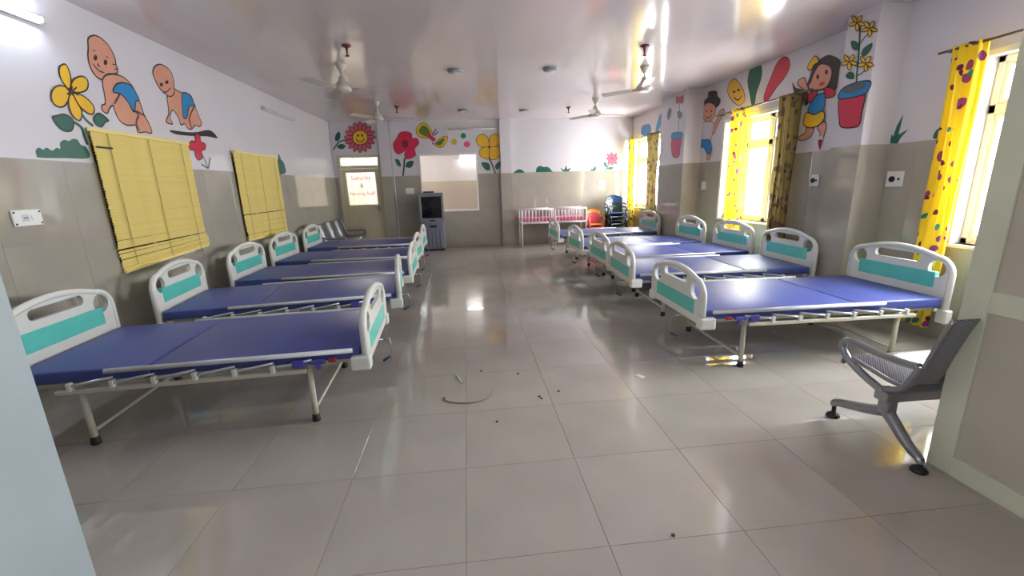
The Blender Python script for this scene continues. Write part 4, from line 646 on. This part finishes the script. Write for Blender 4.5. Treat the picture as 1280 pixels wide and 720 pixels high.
# ------------------------------------------------------------------ steel waiting bench
def make_bench(label, loc, rz):
    t = thing('waiting_bench', label, 'bench', loc, rz); W_, n = 1.74, 3; sw = W_/n
    # local: x along the bench, +y is the front
    prof = [(.235, .385), (.225, .425), (.19, .44), (.05, .425), (-.08, .41), (-.155, .425), (-.20, .48), (-.235, .60), (-.275, .74), (-.305, .825)]
    for k in range(n):
        pr = smooth_path([Vector((a, b)) for a, b in prof], 4); x0, x1 = k*sw+.012, (k+1)*sw-.012
        bb = B(); bm = bb.bm; rows = []
        for q in pr: rows.append([bm.verts.new((x0, q.x, q.y)), bm.verts.new((x1, q.x, q.y)), bm.verts.new((x1, q.x-.003, q.y-.006)), bm.verts.new((x0, q.x-.003, q.y-.006))])
        for a, b in zip(rows, rows[1:]):
            for j in range(4): f_ = bm.faces.new((a[j], a[(j+1) % 4], b[(j+1) % 4], b[j])); f_.smooth = True
        bm.faces.new(rows[0]); bm.faces.new(rows[-1][::-1])
        s_ = bb.obj('seat_shell', 'perf', t)
        for x in (x0, x1): B().tube([(x, q.x-.002, q.y-.004) for q in pr], .013, 6).obj('edge_trim', 'steel', s_)
    B().box((-.02, -.10, .285), (W_+.02, -.02, .345), .006).obj('beam', 'steel', t)
    for x in (0.0, W_):
        a = B().tube([(x, -.215, .55), (x, -.10, .535), (x, .06, .535), (x, .17, .54), (x, .225, .525), (x, .235, .48), (x, .19, .43), (x, .08, .375), (x, -.06, .335)], .021, 8, sm=5)
        a.tube([(x, -.06, .35), (x, -.15, .40), (x, -.2, .50), (x, -.215, .555)], .018, 8, sm=4).obj('armrest', 'steel', t)
    for x in (.03, W_-.03):
        l = B().box((x-.03, -.10, .20), (x+.03, -.03, .36), .012, 2)
        l.tube([(x, .26, .075), (x, .255, .10), (x, .16, .135), (x, .04, .175), (x, -.05, .215)], [.020, .032], 8, sm=4)
        l.tube([(x, -.06, .23), (x, -.13, .17), (x, -.20, .11), (x, -.27, .07), (x, -.285, .045)], [.034, .018], 8, sm=4)
        l = l.obj('leg', 'steel', t)
        for y in (.26, -.285): B().lathe([(.036, 0), (.038, .01), (.03, .022), (.012, .03), (.012, .075)], 12, (x, y, 0)).obj('foot_pad', 'rubber', l)
    return t
bench = make_bench('grey perforated steel waiting bench beside the open cream door', (2.22, 1.98, 0), -.02)
dup(bench, (LW+.36, 10.78, 0), -PI/2, 'grey perforated steel waiting bench along the far left wall')

# ------------------------------------------------------------------ television on its cabinet
t = thing('television', 'dark screened old tube television on the silver cabinet', 'television', (-.83, 10.42, .68))
bb = B(); bm = bb.bm
fr_ = [(-.285, 0, .0), (.285, 0, .0), (.285, 0, .69), (-.285, 0, .69)]; bk = [(-.2, .42, .06), (.2, .42, .06), (.2, .42, .58), (-.2, .42, .58)]; md = [(-.285, .14, .0), (.285, .14, .0), (.285, .14, .69), (-.285, .14, .69)]
V = [[bm.verts.new(q) for q in r] for r in (fr_, md, bk)]
for a, c in zip(V, V[1:]):
    for k in range(4): bm.faces.new((a[k], a[(k+1) % 4], c[(k+1) % 4], c[k]))
bm.faces.new(V[0]); bm.faces.new(V[2][::-1])
tvb = bb.obj('casing', 'tvgrey', t)
B().box((-.29, -.03, 0), (-.235, .02, .69), .006).box((.235, -.03, 0), (.29, .02, .69), .006).box((-.235, -.03, .60), (.235, .02, .69), .006).box((-.235, -.03, 0), (.235, .02, .10), .006).obj('bezel', 'tvgrey', t)
P = [[(-.24+.48*j/8, -.014-.02*(1-((j-4)/4)**2)*(1-((k-4)/4)**2), .095+.51*k/8) for j in range(9)] for k in range(9)]
B().sheet(P).obj('screen', 'screen', t)
B().box((-.07, -.034, .03), (.07, -.028, .06)).obj('button_panel', 'black', t)
tag(B().box((-.17, -.02, .69), (.08, .14, .725), .006).obj('set_top_box', 'black', None, (-.83, 10.42, .68)), 'flat black receiver box on top of the television', 'electronics')
t = thing('television_cabinet', 'silver grey fluted cabinet under the television', 'cabinet', (-.82, 10.40, 0))
B().box((-.25, 0, .04), (.25, .4, .68), .012, 2).obj('body', 'tvgrey2', t)
B().box((-.24, .01, 0), (.24, .39, .04)).obj('plinth', 'black', t)
for k in range(5): B().box((-.22+k*.092, -.018, .08), (-.155+k*.092, .0, .48), .006).obj('flute', 'tvgrey', t)
B().box((-.08, -.006, .56), (.08, .0, .61)).obj('slot', 'black', t)

# ------------------------------------------------------------------ baby cribs
def make_crib(label, loc):
    t = thing('baby_crib', label, 'crib', loc, 0, 'white baby cribs'); w, d_, z0, z1 = .76, .5, .58, .90
    for sx in (0, w):
        for sy in (0, d_): B().tube([(sx, sy, 0), (sx, sy, z1)], .016, 8).obj('leg', 'crib', t)
    r = B()
    for z in (z0, z1): r.tube([(0, 0, z), (w, 0, z)], .016).tube([(0, d_, z), (w, d_, z)], .016).tube([(0, 0, z), (0, d_, z)], .016).tube([(w, 0, z), (w, d_, z)], .016)
    r.obj('rails', 'crib', t)
    for sy in (0, d_):
        for k in range(8): B().tube([((k+1)*w/9, sy, z0), ((k+1)*w/9, sy, z1)], .011, 6).obj('slat', 'crib', t)
    B().box((.02, .02, z0+.0), (w-.02, d_-.02, z0+.03)).obj('base_board', 'crib', t)
    m_ = B().box((.025, .025, z0+.03), (w-.025, d_-.025, z0+.12), .02, 2).obj('mattress', 'pink', t)
    return t
c0 = make_crib('white baby crib with pink mattress, left of the pair', (1.30, 10.27, 0)); dup(c0, (2.12, 10.27, 0), 0, 'white baby crib with pink mattress, right of the pair')

# ------------------------------------------------------------------ stacked plastic chairs
def make_chair(label, loc, rz, m, sc, group):
    t = thing('plastic_chair', label, 'chair', loc, rz, group); s_ = sc
    V_ = lambda *a: [tuple(c*s_ for c in q) for q in a]
    B().box((-.21*s_, -.2*s_, .40*s_), (.21*s_, .2*s_, .425*s_), .01*s_).obj('seat', m, t)
    P = [[((-.20+.40*j/6)*s_, (.20+.05*k/5-.05*(abs(j-3)/3)**2+.0)*s_, (.42+.42*k/5-(.06*(abs(j-3)/3)**2 if k == 5 else 0))*s_) for j in range(7)] for k in range(6)]
    P2 = [[(x, y+.014*s_, z) for x, y, z in r] for r in P]
    bb = B(); bb.sheet(P).sheet(P2); bb.tube([P[5][j] for j in range(7)], .012*s_, 6).tube([P[k][0] for k in range(6)], .012*s_, 6).tube([P[k][6] for k in range(6)], .012*s_, 6)
    bb.obj('backrest', m, t)
    for sx in (-1, 1):
        B().tube(V_((sx*.21, .2, .64), (sx*.235, .05, .64), (sx*.24, -.15, .62), (sx*.225, -.2, .56), (sx*.215, -.2, .42)), .016*s_, 6, sm=3).obj('armrest', m, t)
        for sy in (-1, 1): B().tube(V_((sx*.19, sy*.17, .41), (sx*.245, sy*.25, 0)), .013*s_, 6).obj('leg', m, t)
    return t
S_ = .82
for k, (m_, nm) in enumerate((('pinkp', 'pink red child chair, lowest of the stack by the cribs'), ('pinkp', 'pink red child chair, middle of the stack by the cribs'), ('orange', 'orange child chair on top of the stack by the cribs'))):
    make_chair(nm, (3.13, 10.36+.012*k, .075*k), PI*.0, m_, S_, 'stacked child chairs')
for k in range(5):
    make_chair(('dark slate plastic chair, %s of the corner stack' % ('lowest', 'second lowest', 'middle', 'second highest')[k]) if k < 4 else 'blue plastic chair on top of the corner stack', (3.64, 10.32+.012*k, .085*k), .25*((k % 2)-.5), 'slatec' if k < 4 else 'navy', .98, 'corner stack of chairs')

# ------------------------------------------------------------------ switch boards
def switchboard(name, label, loc, rz, w, h, kind):
    t = thing(name, label, 'switchboard', loc, rz)       # local: plate in x/z, facing -y
    B().box((-w/2, -.014, -h/2), (w/2, 0, h/2), .004).obj('plate', 'sock', t)
    if kind == 'pair':
        B().box((-w*.2, -.018, -h*.22), (w*.02, -.012, h*.22), .002).obj('socket_face', 'fixture', t)
        for dx in (-.13, -.05): B().lathe([(.005, 0), (.005, .004)], 8).obj('socket_hole', 'black', t, (w*dx, -.017, 0), (PI/2, 0, 0))
        B().box((w*.1, -.02, -h*.16), (w*.22, -.012, h*.16), .002).obj('rocker_switch', 'sock', t)
        for sx in (-1, 1):
            for sz in (-1, 1): B().lathe([(.007, 0), (.007, .003)], 8).obj('screw', 'rubber', t, (sx*w*.43, -.014, sz*h*.36), (PI/2, 0, 0))
    elif kind == 'round':
        B().lathe([(.028, 0), (.03, .012), (.02, .02)], 14).obj('socket', 'black', t, (-w*.12, -.013, 0), (PI/2, 0, 0))
        B().lathe([(.012, 0), (.012, .006)], 10).obj('knob', 'black', t, (w*.26, -.013, 0), (PI/2, 0, 0))
    else:
        for dx in (-.25, 0, .25): B().box((w*dx-.012, -.02, -h*.2), (w*dx+.012, -.012, h*.2), .002).obj('rocker_switch', 'sock', t)
switchboard('switchboard', 'white socket and switch plate on the left wall above the nearest bed', (LW, 3.375, 1.375), PI/2, .21, .11, 'pair')
switchboard('switchboard', 'white plate with black round socket on the right wall beyond the near column', (RW, 4.93, 1.44), -PI/2, .12, .14, 'round')
switchboard('switchboard', 'white plate with black socket and knob between near column and near curtain', (RW, 3.93, 1.44), -PI/2, .17, .15, 'round')
switchboard('switchboard', 'white switch plate on the right wall beyond the middle window', (RW, 7.42, 1.38), -PI/2, .14, .14, 'row')
switchboard('switchboard', 'white switch plate on the back wall above the stacked chairs', (3.44, YB, 1.43), 0, .18, .22, 'row')
switchboard('switchboard', 'white switch plate between door and hatch window', (-1.36, YB, 1.42), 0, .2, .14, 'row')

# ------------------------------------------------------------------ litter on the floor
tag(B().tube([(-.24, 2.86, .006), (-.19, 2.81, .006), (-.08, 2.78, .006), (.02, 2.79, .006), (.09, 2.85, .006), (.125, 2.93, .006)], .005, 6, sm=5).obj('cable_offcut', 'wire'), 'curved piece of grey cable lying on the floor', 'cable')
tag(B().tube([(-.16, 3.27, .005), (-.135, 3.19, .005), (-.11, 3.10, .005)], .005, 6).obj('cable_offcut', 'paper'), 'short straight white strip lying on the floor', 'litter')
tag(B().box((1.27, 2.96, .0), (1.31, 3.03, .003), 0, rot=(0, 0, .5)).obj('paper_scrap', 'paper'), 'white paper scrap on the floor near the nearest right bed', 'litter')
for k, (x, y) in enumerate(((.45, 2.79), (.46, 2.76), (.815, 1.47), (.12, 2.5), (.05, 3.3), (.6, 2.85), (.34, 3.2), (-.24, 2.88))):
    rnd = random.Random(k); bb = B(); bmesh.ops.create_icosphere(bb.bm, subdivisions=1, radius=.011)
    for v in bb.bm.verts: v.co = Vector((v.co.x*rnd.uniform(.6, 1.4), v.co.y*rnd.uniform(.6, 1.3), v.co.z*.5))
    tag(bb.obj('crumb', 'dirt', None, (x, y, .005)), 'tiny dark crumb on the floor, '+('right of the cable between two grout lines', 'just in front of another crumb right of the cable', 'alone on the nearest tiles at the bottom right', 'alone in front of the cable', 'behind the cable, nearest the middle grout line', 'farthest right of the cable', 'farthest from the camera, right of the cable', 'at the left end of the cable')[k], 'litter', 'crumbs on the floor')
